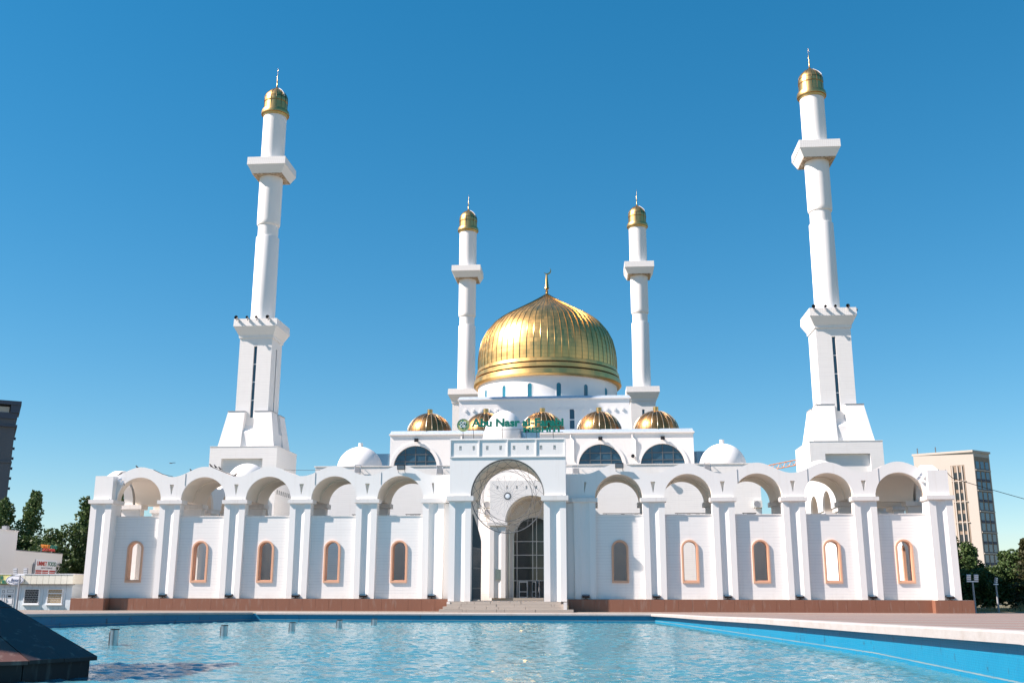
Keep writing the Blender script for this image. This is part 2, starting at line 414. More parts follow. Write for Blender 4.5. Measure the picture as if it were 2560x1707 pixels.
# ------------------------------------------------------------------ arcade
S, A0 = 7.0, 7.775
PX = [A0+i*S for i in range(6)]                              # pillar axes, both sides of the entrance
ZB, ZC, ZT = 1.22, 10.77, 11.22                              # pillar foot, capital underside and top
RA = 2.42
def wave(x): return 14.2+.53*cos(2*pi*x/S)                   # x from the middle of a bay
def bay_outline(R, notch=True, n=22):
    o = [(-S/2, ZT), (-R, ZT)]+arcpts(0, ZT, R, pi, 0, n)[1:]+[(S/2, ZT)]
    if notch: o += [(S/2, 11.72), (S/2-.24, 12.86), (S/2, 12.86)]
    o += [(S/2-S*i/28, wave(S/2-S*i/28)) for i in range(29)]
    if notch: o += [(-S/2, 12.86), (-S/2+.24, 12.86), (-S/2, 11.72)]
    return o
ME = {}
ME['arch'] = MB().prism(bay_outline(RA), [], .08, .34).mesh('arch', M['white'], 28)
ME['vault'] = MB().prism(bay_outline(RA, False), [], .34, 3.6).prism(bay_outline(RA-.1, False), [], 3.6, 7.2).mesh('vault', M['soffit'], 28)
def bay_wall():
    return MB().prism(rloop(-2.5, 2.5, ZB, 9.5), [archloop(0, 3.0, 6.2, .74)], .42, 1.2)
ME['wall'] = bay_wall().mesh('wall_panel', M['siding'])
ME['wallcap'] = MB().box(-2.46, 2.46, .36, 1.26, 9.5, 9.58).mesh('wall_coping', M['cap'])
ME['rwall'] = MB().box(-2.5, 2.5, 6.5, 7.0, ZB, 7.3).mesh('wall_panel', M['white_plain'])
fr = MB().prism(archloop(0, 2.80, 6.2, .85), [archloop(0, 3.0, 6.2, .69)], .29, .46)
fr.prism(archloop(0, 2.92, 6.2, .735), [archloop(0, 3.06, 6.2, .63)], .36, 1.1)
ME['wframe'] = fr.mesh('window_frame', M['peach'], 30)
def pillar_plan(hw, y0, y1, gw, gd, back=False, n=10):
    pts = [(-hw, y0), (-gw, y0)]
    pts += [(-gw+2*gw*i/n, y0+.06+gd*sin(pi*i/n)) for i in range(n+1)]
    return pts+[(gw, y0), (hw, y0), (hw, y1), (-hw, y1)]
def pillar_mesh(hw, y0, y1, gw, gd, z0, z1, flare=1.05):
    a = pillar_plan(hw, y0, y1, gw, gd); b = pillar_plan(hw*flare, y0, y1, gw*flare, gd)
    return MB().loft([[(x, y, z0) for x, y in a], [(x, y, z1) for x, y in b]])
ME['pillar'] = pillar_mesh(1.06, 0, 1.15, .46, .13, ZB, ZC).mesh('pillar', M['white'], 30)
cp = MB().loft([[(-1.16,-.02,ZC),(1.16,-.02,ZC),(1.16,1.25,ZC),(-1.16,1.25,ZC)],
                [(-1.33,-.19,ZC+.07),(1.33,-.19,ZC+.07),(1.33,1.35,ZC+.07),(-1.33,1.35,ZC+.07)],
                [(-1.35,-.2,ZT),(1.35,-.2,ZT),(1.35,1.35,ZT),(-1.35,1.35,ZT)]])
ME['cap'] = cp.mesh('capital', M['cap'])
ME['ledge'] = MB().box(-.78, .78, -.06, .078, ZT+.02, ZT+.10).mesh('ledge', M['white'])
ME['rpillar'] = MB().box(-1.08, 1.08, 6.1, 7.1, ZB, ZC).mesh('rear_pillar', M['white_plain'])
ME['rcap'] = MB().box(-1.38, 1.38, 5.6, 7.3, ZC-.02, ZT).mesh('rear_capital', M['cap'])
def add_pillar(par, x):
    p = link('pillar', ME['pillar'], par, (x,0,0)); link('capital', ME['cap'], p); link('ledge', ME['ledge'], p)
    r = link('rear_pillar', ME['rpillar'], par, (x,0,0)); link('rear_capital', ME['rcap'], r)
def add_bay(par, x, corner=False, closed=True, rear=True):
    link('arch', ME['arch'], par, (x,0,0))
    if not corner: link('vault', ME['vault'], par, (x,0,0))
    if closed:
        wl = link('wall_panel', ME['wall'], par, (x,0,0)); link('window_frame', ME['wframe'], wl); link('wall_coping', ME['wallcap'], wl)
        if rear and not corner: link('wall_panel', ME['rwall'], par, (x,0,0))
# corner pillars stand proud of the row
ME['cpillar'] = pillar_mesh(1.14, -1.0, 1.3, .48, .14, ZB, ZC, 1.0).mesh('corner_pillar', M['white'], 30)
ME['ccap'] = MB().loft([[(-1.2,-1.05,ZC),(1.2,-1.05,ZC),(1.2,1.4,ZC),(-1.2,1.4,ZC)],
                        [(-1.34,-1.19,ZC+.07),(1.34,-1.19,ZC+.07),(1.34,1.5,ZC+.07),(-1.34,1.5,ZC+.07)],
                        [(-1.36,-1.2,ZT),(1.36,-1.2,ZT),(1.36,1.5,ZT),(-1.36,1.5,ZT)]]).mesh('capital', M['cap'])
ME['cblock'] = MB().box(-.98, .98, -.85, 1.2, ZT+.003, 13.72).mesh('corner_block', M['white'])
SLABW = 1.31
ME['slab'] = MB().loft([MB().rect(-.648,.648,0,.1,0), MB().rect(-.648,.648,0,.1,1.2)]).mesh('slab', M['slab'])
def plinth(par, x0, x1, sgn):
    b = MB().box(min(x0,x1), max(x0,x1), -.22, 7.6, 0, 1.205).obj('plinth', M['step'], par)
    lim = PX[5]-1.4; nn = int((lim-abs(x0))/SLABW); wd = (lim-abs(x0))/nn
    for i in range(nn):
        o = link('slab', ME['slab'], b, (sgn*(abs(x0)+(i+.5)*wd), -.32, 0)); o.scale = (wd/SLABW, 1, 1)
    cb = MB().box(min(sgn*lim, sgn*44.86), max(sgn*lim, sgn*44.86), -1.26, 2, 0, 1.204).obj('plinth', M['step'], par)
    wd = (44.9-lim)/3
    for i in range(3):
        o = link('slab', ME['slab'], cb, (sgn*(lim+(i+.5)*wd), -1.36, 0)); o.scale = (wd/SLABW, 1, 1)
    o = link('slab', ME['slab'], cb, (sgn*lim+(-.1 if sgn > 0 else .1), -.81, 0), (-pi/2 if sgn < 0 else pi/2)*-1); o.scale = (.80, 1, 1)
    for i in range(6):
        o = link('slab', ME['slab'], cb, (sgn*44.9, -.7+i*1.31, 0), pi/2*sgn)
for sgn, nm in ((-1, 'left'), (1, 'right')):
    wing = thing('arcade_wing', 'white five arch arcade wing on a brown plinth, %s of the entrance portal' % nm, 'arcade', group='arcade wings flanking the entrance')
    for i in range(5): add_pillar(wing, sgn*PX[i])
    for i in range(5): add_bay(wing, sgn*(PX[i]+S/2), corner=(i == 4), rear=(i in (0, 2)))
    cx = sgn*PX[5]
    c = link('corner_pillar', ME['cpillar'], wing, (cx,0,0)); link('capital', ME['ccap'], c); link('ledge', ME['ledge'], c, (0,-.93,0)); link('corner_block', ME['cblock'], c)
    r = link('rear_pillar', ME['rpillar'], wing, (cx,0,0)); link('rear_capital', ME['rcap'], r)
    # corner bay: front screen, flat lid, half barrel running sideways, end arch towards the outside
    x0, x1 = sorted((sgn*(PX[4]+.75), sgn*(PX[5]-.5)))
    prof = [(3.5, ZT+RA)]+[(3.5+RA*sin(t), ZT+RA*cos(t)) for t in [pi/2*k/12 for k in range(1,13)]]+[(7.2, ZT), (7.2, 13.78), (3.5, 13.8)]
    MB().loft([[(x0, y, z) for y, z in prof], [(x1, y, z) for y, z in prof]]).obj('vault', M['soffit'], wing, smooth=28)
    MB().box(x0, x1, 1.2, 3.499, ZT+RA+.02, 13.79).obj('ceiling', M['soffit'], wing)
    MB().prism(bay_outline(RA, False), [], .34, 1.2).obj('arch_rib', M['soffit'], wing, (sgn*(PX[4]+S/2),0,0), 28)
    e = MB().prism([(x if abs(x) < S/2 else x*.985, z) for x, z in bay_outline(RA, False)], [], -.5, .5)
    e.obj('end_arch', M['white'], wing, (sgn*(PX[5]+.35), 3.65, 0), 28, rz=sgn*pi/2)
    # inner plain stretch between the first pillar and the portal
    m = MB().box(*sorted((sgn*5.9, sgn*(A0-.001))), .081, .9, ZT, 13.7)
    m.obj('screen_wall', M['white'], wing)
    m = MB().box(*sorted((sgn*5.8, sgn*6.68)), .3, 1.2, ZB, ZC); m.obj('wall_panel', M['white'], wing)
    MB().box(*sorted((sgn*5.9, sgn*6.42)), -.02, 1.1, ZC+.05, ZT).obj('string_course', M['cap'], wing)
    MB().box(*sorted((sgn*6.0, sgn*44.2)), .5, 7.1, ZB-.01, ZB+.005).obj('floor', M['cap'], wing)
    plinth(wing, sgn*6.02, sgn*44.9, sgn)
    # side galleries running back
    sg = thing('side_gallery', 'white arched gallery running back from the %s end of the front arcade' % nm, 'gallery', (sgn*(PX[5]+.55), 10.5, 0), sgn*pi/2, group='side galleries')
    for i in range(4):
        add_bay(sg, sgn*i*S)
        add_pillar(sg, sgn*(i*S+S/2))
        # inner face of the gallery, seen through the front arches
        q = MB().prism(bay_outline(RA-.2, False), [], 7.2, 7.45); q.obj('inner_arch', M['white'], sg, (sgn*i*S,0,0), 28)
    MB().box(-4.4*S if sgn < 0 else -3.5, 3.5 if sgn < 0 else 4.4*S, .2, 7.3, 0, 1.2).obj('plinth', M['step'], sg)

# ------------------------------------------------------------------ entrance portals (outer and inner)
def make_portal(label, y, trim=True):
    t = thing('entrance_portal', label, 'portal', (0, y, 0), group='white entrance portals')
    # local front face at y = 0
    for s in (-1, 1):
        p = pillar_mesh(1.12, 0, 1.6, .50, .14, 1.0, 10.80, 1.0).obj('pillar', M['white'], t, (s*4.8,0,0), 30)
        MB().loft([[(-1.16,-.04,10.8),(1.16,-.04,10.8),(1.16,1.7,10.8),(-1.16,1.7,10.8)],
                   [(-1.36,-.24,10.88),(1.36,-.24,10.88),(1.36,1.75,10.88),(-1.36,1.75,10.88)],
                   [(-1.38,-.26,11.36),(1.38,-.26,11.36),(1.38,1.75,11.36),(-1.38,1.75,11.36)]]).obj('capital', M['cap'], p)
        MB().box(-.7,.7,-.12,-.003,11.38,11.46).obj('ledge', M['white'], p)
        MB().box(*sorted((s*3.82, s*5.6)), 1.6, 8.0, 1.0, 11.34).obj('side_wall', M['white'], t)
        MB().box(*sorted((s*3.6, s*5.55)), 6.6, 8.05, 10.7, 11.33).obj('rear_capital', M['cap'], t)
    out = [(-5.93,11.36),(-3.75,11.36)]+arcpts(0,11.36,3.75,pi,0,36)[1:]+[(5.93,11.36),(5.93,17.2),(-5.93,17.2)]
    holes = []
    if True:
        for i in range(8):
            x = -4.85+i*1.383; holes.append(rloop(x-.13, x+.13, 16.02, 16.46))
    MB().prism(out, holes, 0, .22).prism(out, [], .22, 1.7).obj('arch_front', M['white'], t, smooth=25)
    out2 = [(-5.6,11.34),(-3.62,11.34)]+arcpts(0,11.34,3.62,pi,0,36)[1:]+[(5.6,11.34),(5.6,16.6),(-5.6,16.6)]
    MB().prism(out2, [], 1.7, 8.0).obj('vault', M['soffit'], t, smooth=25)
    bars = [(-5.95,5.95,17.05,17.16), (-5.95,5.95,15.26,15.36)]
    for x0, x1, z0, z1 in (bars if trim else []): MB().box(x0, x1, -.09, -.003, z0, z1).obj('trim_bar', M['white_plain'], t)
    for x in (-5.88, -2.93, 0, 2.93, 5.88) if trim else (): MB().box(x-.055, x+.055, -.085, -.002, 15.363, 17.048).obj('trim_bar', M['white_plain'], t)
    MB().box(-5.6, 5.6, .3, 8.2, .0, 1.0).obj('landing', M['step'], t)
    return t
portal = make_portal('white outer entrance portal with large round arch and panelled top band, nearest the pool', -1.5)
inner = make_portal('white inner entrance portal with dark glazed doors, seen through the outer arch', 40.0, False)
MB().prism(archloop(0,1.0,11.3,3.7,30), [archloop(0,1.01,9.4,3.28,30)], 6.85, 7.2).obj('tympanum', M['white_plain'], inner, smooth=30)
# steps of stone blocks in front of the outer portal
stp = thing('entrance_steps', 'four worn grey stone steps below the entrance arch', 'steps', (0,-1.5,0))
for k in range(4):
    z1 = 1.0-.25*k; z0 = z1-.248; y1 = -.05-.34*k; xe = 5.6+.33*k
    cuts = [-xe]+sorted(random.uniform(-xe+1, xe-1) for _ in range(5))+[xe-.25*(k < 3)]
    for a, b in zip(cuts, cuts[1:]):
        if b-a > .25:
            jz = random.uniform(-.012, .012); MB().box(a+.012, b-.012, y1-.34+random.uniform(-.02,.02), y1+.8, z0-(.02 if k == 3 else 0), z1+jz).obj('stone_block', M['step'], stp)
MB().box(5.62, 5.95, -1.3, .1, 0, .92).obj('cheek_block', M['cap'], stp); MB().box(-5.95, -5.62, -.5, .1, 0, .95).obj('cheek_block', M['cap'], stp)
# glazed screen of the inner portal
gl = MB().prism(archloop(0, .95, 9.4, 3.3, 30), [archloop(0, 1.0, 9.4, 3.05, 30)], 6.9, 7.15).obj('glazed_screen', M['frame_white'], inner, smooth=30)
vx = [-3.05, -2.55, -.25, .32, 2.6, 3.05]; hz = [1.0, 3.4, 5.22, 7.05, 9.0, 12.5]
def clip_arch(x0, x1, z0, z1, R, zs, n=8):
    pts = []
    top = lambda x: zs+sqrt(max(0, R*R-x*x))
    xs = [x0+(x1-x0)*i/n for i in range(n+1)]
    pts = [(x0, z0), (x1, z0)]+[(x, max(z0+.02, min(z1, top(x)))) for x in reversed(xs)]
    return pts
for a, b in zip(vx, vx[1:]):
    for c, d in zip(hz, hz[1:]):
        if b-a < .2: continue
        if c == 1.0 and -2.6 < a < 1.2: continue
        MB().prism(clip_arch(a+.03, b-.03, c+.03, d-.03, 3.03, 9.4), [], 7.0, 7.03).obj('pane', M['glass_dark'], gl)
for x in vx[1:-1]: MB().box(x-.045, x+.045, 6.93, 7.1, 3.4 if -2 < x < 1 else 1, 9.4+sqrt(3.05**2-x*x)).obj('mullion', M['frame_white'], gl)
for z in hz[1:-1]: MB().box(-3.05, 3.05, 6.94, 7.09, z-.045, z+.045).obj('transom', M['frame_white'], gl)
MB().box(-3.1, 3.1, 9.5, 9.6, 1, 12.6).obj('lobby_wall', M['grey_metal'], inner)
def leaf_door(x, rz, wdt):
    d = MB().prism(rloop(0, wdt, 1.02, 3.3), [rloop(.14, wdt-.14, 1.9, 3.15), rloop(.14, wdt-.14, 1.12, 1.78)], -.03, .03).obj('door', M['frame_white'], inner, (x, 6.95, 0), rz=rz)
    MB().box(.14, wdt-.14, -.006, .006, 1.12, 3.15).obj('pane', M['glass_dark'], d); MB().box(wdt-.12, wdt-.06, -.1, -.03, 1.9, 2.5).obj('handle', M['steel'], d)
leaf_door(-2.3, 0, 1.3); leaf_door(-.35, -1.0, 1.1); leaf_door(.4, -1.25, 1.1)
MB().box(-5.05, -4.11, .02, .30, 3.47, 4.89).obj('plaque', M['plaque'], inner)
# iron gate leaves folded back inside the outer arch
for s, lb in ((-1, 'dark teal iron gate leaf folded back at the left side of the entrance arch'), (1, 'dark teal iron gate leaf folded back at the right side of the entrance arch')):
    g = thing('gate_leaf', lb, 'gate', (s*3.66, -.2, 1.0), pi/2+(-.16 if s < 0 else .03), group='entrance gate leaves')
    topc = lambda u: 6.0+2.6*(1-u/3.2)**.8 if u < 3.2 else 6.0
    MB().tube([(0,0,0),(0,0,8.6)], .07).tube([(3.2,0,0),(3.2,0,6.0)], .06).tube([(u, 0, topc(u)) for u in [3.2*i/12 for i in range(13)]], .06).obj('gate_frame', M['teal_gate'], g)
    for i in range(1, 16): MB().tube([(3.2*i/16,0,.1),(3.2*i/16,0,topc(3.2*i/16))], .035, 6).obj('bar', M['teal_gate'], g)
    for z in (.1, 1.2, 3.2, 5.2): MB().box(0, 3.2, -.03, .03, z, z+.12).obj('rail', M['teal_gate'], g)
    MB().box(.05, 3.15, -.012, .012, .2, 5.2).obj('mesh_panel', M['glass_dark'], g)

# round wire ornament in the outer arch
orn = thing('wire_ornament', 'large round wire star ornament with a small hub in the entrance arch', 'ornament', (0,-1.2,11.36))
RO = 3.69
MB().ring(0,0,0,RO,.045).obj('outer_ring', M['frame_dark'], orn, smooth=60)
for f_ in (.79, .676): MB().ring(0,0,0,RO*f_,.022).obj('inner_ring', M['frame_dark'], orn, smooth=60)
MB().ring(0,0,0,RO*.085,.06).obj('hub_ring', M['frame_dark'], orn, smooth=60)
MB().lathe([(.01,-.06),(.2,-.05),(.24,0),(.2,.05),(.01,.06)], 20).obj('hub', M['signwhite'], orn, smooth=40).rotation_euler = (pi/2,0,0)
for i in range(18):
    a = pi/2+2*pi*(i+.5)/18
    p = lambda r, t: (RO*r*cos(t), 0, RO*r*sin(t))
    MB().tube([p(1, a+.04), p(1, a+.04+2*pi*5/18-.08)], .016, 5).obj('chord', M['frame_dark'], orn)
    MB().tube([p(.56, a), p(.085, a+1.5)], .011, 5).tube([p(.56, a), p(.085, a-1.5)], .011, 5).obj('spoke', M['grey_metal'], orn)
    MB().tube([p(.56, a), p(.56, a+.07), p(.50, a+.12), p(.50, a+.23), p(.56, a+.28), p(.56, a+.349)], .010, 5).obj('zigzag', M['grey_metal'], orn)

# ------------------------------------------------------------------ prayer hall
hall = thing('prayer_hall', 'white prayer hall with a great ribbed golden onion dome and five small golden domes', 'mosque', (0,62,0))
HY = -62
def hb(x0,x1,y0,y1,z0,z1,nm,mt): return MB().box(x0,x1,y0+HY,y1+HY,z0,z1).obj(nm, M[mt], hall)
# courtyard block under the hall (inner entrance passes through it)
MB().prism([(-33,0),(-5.57,0),(-5.57,16.5),(5.57,16.5),(5.57,0),(33,0),(33,20.02),(-33,20.02)], [], 46+HY, 47.5+HY).obj('court_wall', M['siding'], hall)
hb(-33.2,33.2,45.9,47.8,20.02,20.16,'court_wall_coping','cap')
for s in (-1,1): hb(*sorted((s*31.6, s*33)),47.5,80,0,20.02,'court_side_wall','siding')
hb(-33,33,47.8,62,19.7,20.0,'court_roof','step')
LX = [-20.6, -10.3, 0, 10.05, 20.15]; LR, LZ = 3.6, 21.72
MB().prism(rloop(-24.9,25.2,20.1,27.1), [[(x, z) for x, z in arcpts(c, LZ, LR, 0, pi, 28)] for c in LX], 62+HY, 62.9+HY).obj('lower_tier_wall', M['white_plain'], hall)
hb(-24.9,25.2,62.9,78,20.1,27.1,'lower_tier','white_plain').data.materials[0] = M['white_plain']
MB().box(-25.1,25.4,61.75+HY,78.3+HY,27.1,27.3).obj('cornice', M['cap'], hall)
MB().loft([MB().rect(-25.0,25.3,61.85+HY,78.2+HY,27.3), MB().rect(-24.8,25.1,62.2+HY,78+HY,27.85)]).obj('roof_edge', M['roofblue'], hall)
def clip_poly(poly, R, n=40):                                  # clip polygon to a disc of radius R about (0,0)
    for i in range(n):
        a = 2*pi*i/n; nx, nz = cos(a), sin(a); out = []
        for p, q in zip(poly, poly[1:]+poly[:1]):
            dp, dq = p[0]*nx+p[1]*nz-R, q[0]*nx+q[1]*nz-R
            if dp <= 0: out.append(p)
            if (dp < 0 < dq) or (dq < 0 < dp):
                t = dp/(dp-dq); out.append((p[0]+(q[0]-p[0])*t, p[1]+(q[1]-p[1])*t))
        poly = out
        if len(poly) < 3: return []
    return poly
for c in LX:
    fr = [(x, z) for x, z in arcpts(0, 0, LR+.55, 0, pi, 28)]+[(x, z) for x, z in arcpts(0, 0, LR+.02, pi, 0, 28)]
    wf = MB().prism(fr, [], -.14, -.003).obj('lunette_window', M['white_plain'], hall, (c, 62+HY, LZ), 30)
    gx = [-LR, -1.72, 0, 1.72, LR]; gzz = [.06, 1.02, 2.2, LR]
    for a, b in zip(gx, gx[1:]):
        for d, e in zip(gzz, gzz[1:]):
            pl = clip_poly([(a+.05,d+.05),(b-.05,d+.05),(b-.05,e-.05),(a+.05,e-.05)], LR-.06)
            if pl: MB().prism(pl, [], .30, .33).obj('pane', M['glass'], wf)
    mm = MB()
    for x in gx[1:-1]: mm.box(x-.06,x+.06,.2,.36,.0,sqrt(LR*LR-x*x)-.02)
    for z in gzz[:-1]: q = sqrt(LR*LR-z*z)-.02; mm.box(-q,q,.21,.35,z-.06,z+.06)
    mm.obj('mullion_grid', M['frame_dark'], wf)
    MB().prism(arcpts(0,0,LR,0,pi,28), [], .5, .56).obj('backing', M['black'], wf)
hb(-3.3,3.3,60,62,15,20,'passage_head','white_plain')
# rain pipes
for x in (-12.9, 5.2, 15.3): MB().tube([(x,61.9+HY,27.0),(x,61.85+HY,26.4),(x+.5,61.85+HY,26.0),(x+.5,61.85+HY,22.6)], .13).obj('rain_pipe', M['white_plain'], hall, smooth=50)
# five small golden domes
sprof = [(3.85*cos(pi/2*k/14), 3.85*sin(pi/2*k/14)) for k in range(14)]+[(.42,3.83)]
me_dome = MB().lathe(sprof, 48).mesh('small_dome', M['gold_small'], 60)
me_knob = MB().lathe([(.46,3.75),(.46,4.55),(.01,4.6)], 16).mesh('dome_cap', M['gold_cap'], 40)
rp = [(3.9*cos(pi/2*k/12), 0, 3.9*sin(pi/2*k/12)) for k in range(12)]
me_srib = MB().tube(rp, .026, 5).mesh('rib', M['gold_ribw'], 60)
for x in (-18.95, -9.3, .35, 9.95, 19.5):
    d = link('small_dome', me_dome, hall, (x, 66+HY, 27.55)); link('dome_cap', me_knob, d)
    for k in range(24): link('rib', me_srib, d, (0,0,0), 2*pi*k/24)
# upper tier
MB().prism(rloop(-15.5,15.6,27.1,35.85), [rloop(4.75,5.6,30.4,34.0)], 78+HY, 78.8+HY).obj('upper_tier_wall', M['white_plain'], hall)
hb(-15.5,15.6,78.8,111,27.1,35.85,'upper_tier','white_plain')
swn = MB().box(4.75,5.6,78.3+HY,78.36+HY,30.4,34.0).obj('slit_window', M['glass'], hall); MB().box(4.74,5.61,78.2+HY,78.4+HY,32.0,32.2).obj('sill', M['frame_white'], swn)
hb(-15.8,15.9,77.75,111.3,35.85,36.05,'cornice','cap'); MB().loft([MB().rect(-15.7,15.8,77.8+HY,111.2+HY,36.05), MB().rect(-15.4,15.5,78.2+HY,111+HY,36.5)]).obj('roof_edge', M['roofblue'], hall)
mm = MB()
for i in range(21): x = -14.3+i*1.43; mm.box(x-.2,x+.2,77.8+HY,78+HY-.003,33.7,34.15)
mm.obj('dentil_notch_row', M['white_plain'], hall)
MB().box(0.0,.12,77.9+HY,78+HY-.004,30,35.85).obj('rain_pipe', M['white_plain'], hall)
# drum with slender windows
DX, DY = 0.0, 95.0
MB().lathe([(13.85,36.3),(13.85,41.6)], 96).obj('drum', M['white_plain'], hall, (DX,DY+HY,0), 40)
for k in range(16):
    a = -pi/2+2*pi*(k+.5)/16
    wn = MB().prism(archloop(0,36.75,39.2,.52,12), [archloop(0,36.85,39.2,.42,12)], -.07, .35).obj('drum_window', M['white_plain'], hall, (DX+13.83*cos(a), DY+HY+13.83*sin(a), 0), 30, rz=a+pi/2)
    MB().prism(archloop(0,36.85,39.2,.42,12), [], -.02, .02).obj('pane', M['glass_teal'], wn)
prof = [(13.6,41.1),(14.35,41.0),(14.75,41.35),(14.6,42.35),(14.15,42.45)]
prof2 = [(14.1,42.72),(14.42,42.72),(14.35,43.5),(14.0,43.6)]
prof3 = [(13.95,43.85),(14.1,43.85),(14.0,44.5),(13.9,44.55),(13.9,45.8),(13.85,47.0),(13.65,48.6),(13.2,50.45),(12.25,52.35),(10.75,54.2),(9.5,55.2),(8.25,56.0),(6.6,56.92),(4.95,57.85),(3.3,58.8),(1.85,59.7),(.95,60.3)]
bd_ = MB().lathe(prof,128,cap=False).lathe(prof2,128,cap=False).obj('dome_band', M['gold'], hall, (DX,DY+HY,0), 30)
MB().lathe([(14.02,42.35),(14.02,42.78)],128,cap=False).lathe([(13.9,43.5),(13.9,43.92)],128,cap=False).obj('groove', M['gold_dark'], bd_, smooth=40)
mdome = MB().lathe(prof3,128,cap=False).obj('main_dome', M['gold'], hall, (DX,DY+HY,0), 30)
rp = [((r+.04), 0, z) for r, z in prof3[3:]]
me_rib = MB().tube(rp, [.06]*(len(rp)-4)+[.055,.05,.045,.04], 5).mesh('rib', M['gold_rib'], 60)
for k in range(64): link('rib', me_rib, mdome, (0,0,0), 2*pi*(k+.5)/64)
fin = MB().lathe([(1.15,60.2),(.75,60.55),(.3,60.85),(.22,61.1),(.36,61.3),(.2,61.5),(.26,61.75),(.52,61.95),(.42,62.3),(.17,65.0),(.05,65.1)],24).obj('finial', M['gold_rib'], hall, (DX,DY+HY,0), 40)
co, ci = [], []
for i in range(25):
    t = radians(-165)+radians(215)*i/24; co.append((.78*cos(t), .78*sin(t)))
for i in range(23):
    t = radians(-165)+radians(215)*(i+1)/24; q = sin(pi*(i+1)/24); ci.append(((.78-.30*q)*cos(t), (.78-.30*q)*sin(t)))
MB().prism(co+ci[::-1], [], -.07, .07).obj('crescent', M['gold_rib'], fin, (.15,0,65.75))
# white court domes and blue roof pieces behind them
wprof = [(3.6,-1.2),(3.62,0)]+[(3.62*cos(pi/2*k/12), 3.65*sin(pi/2*k/12)) for k in range(1,12)]+[(.36,3.66)]
for s in (-1,1):
    d = MB().lathe(wprof,56).obj('white_dome', M['white_plain'], hall, (s*28.5+(-.0 if s < 0 else .5), 56+HY, 20.75), 50)
    MB().lathe([(.36,3.5),(.36,4.25),(.01,4.27)],16).obj('dome_cap', M['white_plain'], d, smooth=40)
    MB().lathe([(3.2,20),(3.2,24.7),(.1,24.9)],10).obj('blue_turret', M['bluemetal'], hall, (s*27.2, 70+HY, 0), 20)

# low white domes over the arcade corners, and one behind the portal top
def white_dome(x, y, z, R, h, label):
    t = thing('white_dome', label, 'dome', (x,y,z), group='plain white roof domes')
    MB().lathe([(R,-2.0),(R,0)]+[(R*cos(pi/2*k/12), h*sin(pi/2*k/12)) for k in range(1,12)]+[(.02,h)],56).obj('shell', M['white_plain'], t, smooth=50)
    MB().lathe([(R+.06,-2.02),(R+.06,-1.85),(R+.001,-1.84)],56).obj('base_ring', M['cap'], t, smooth=40)
white_dome(-42.7, 44, 17.6, 2.9, 2.8, 'low white dome in front of the left tall minaret')
white_dome(41.2, 44, 17.4, 2.9, 2.8, 'low white dome in front of the right tall minaret')
white_dome(-.75, 3.4, 17.2, 2.35, 3.75, 'white dome standing behind the sign over the entrance')
t = thing('roof_cabinet', 'blue grey cabinet behind the lower sign letters', 'cabinet', (2.15, 2.0, 16.6))
MB().box(-.95,.95,0,1.2,0,1.9).obj('casing', M['bluemetal'], t); MB().box(-1.0,1.0,-.05,1.25,1.9,2.0).obj('lid', M['grey_metal'], t)

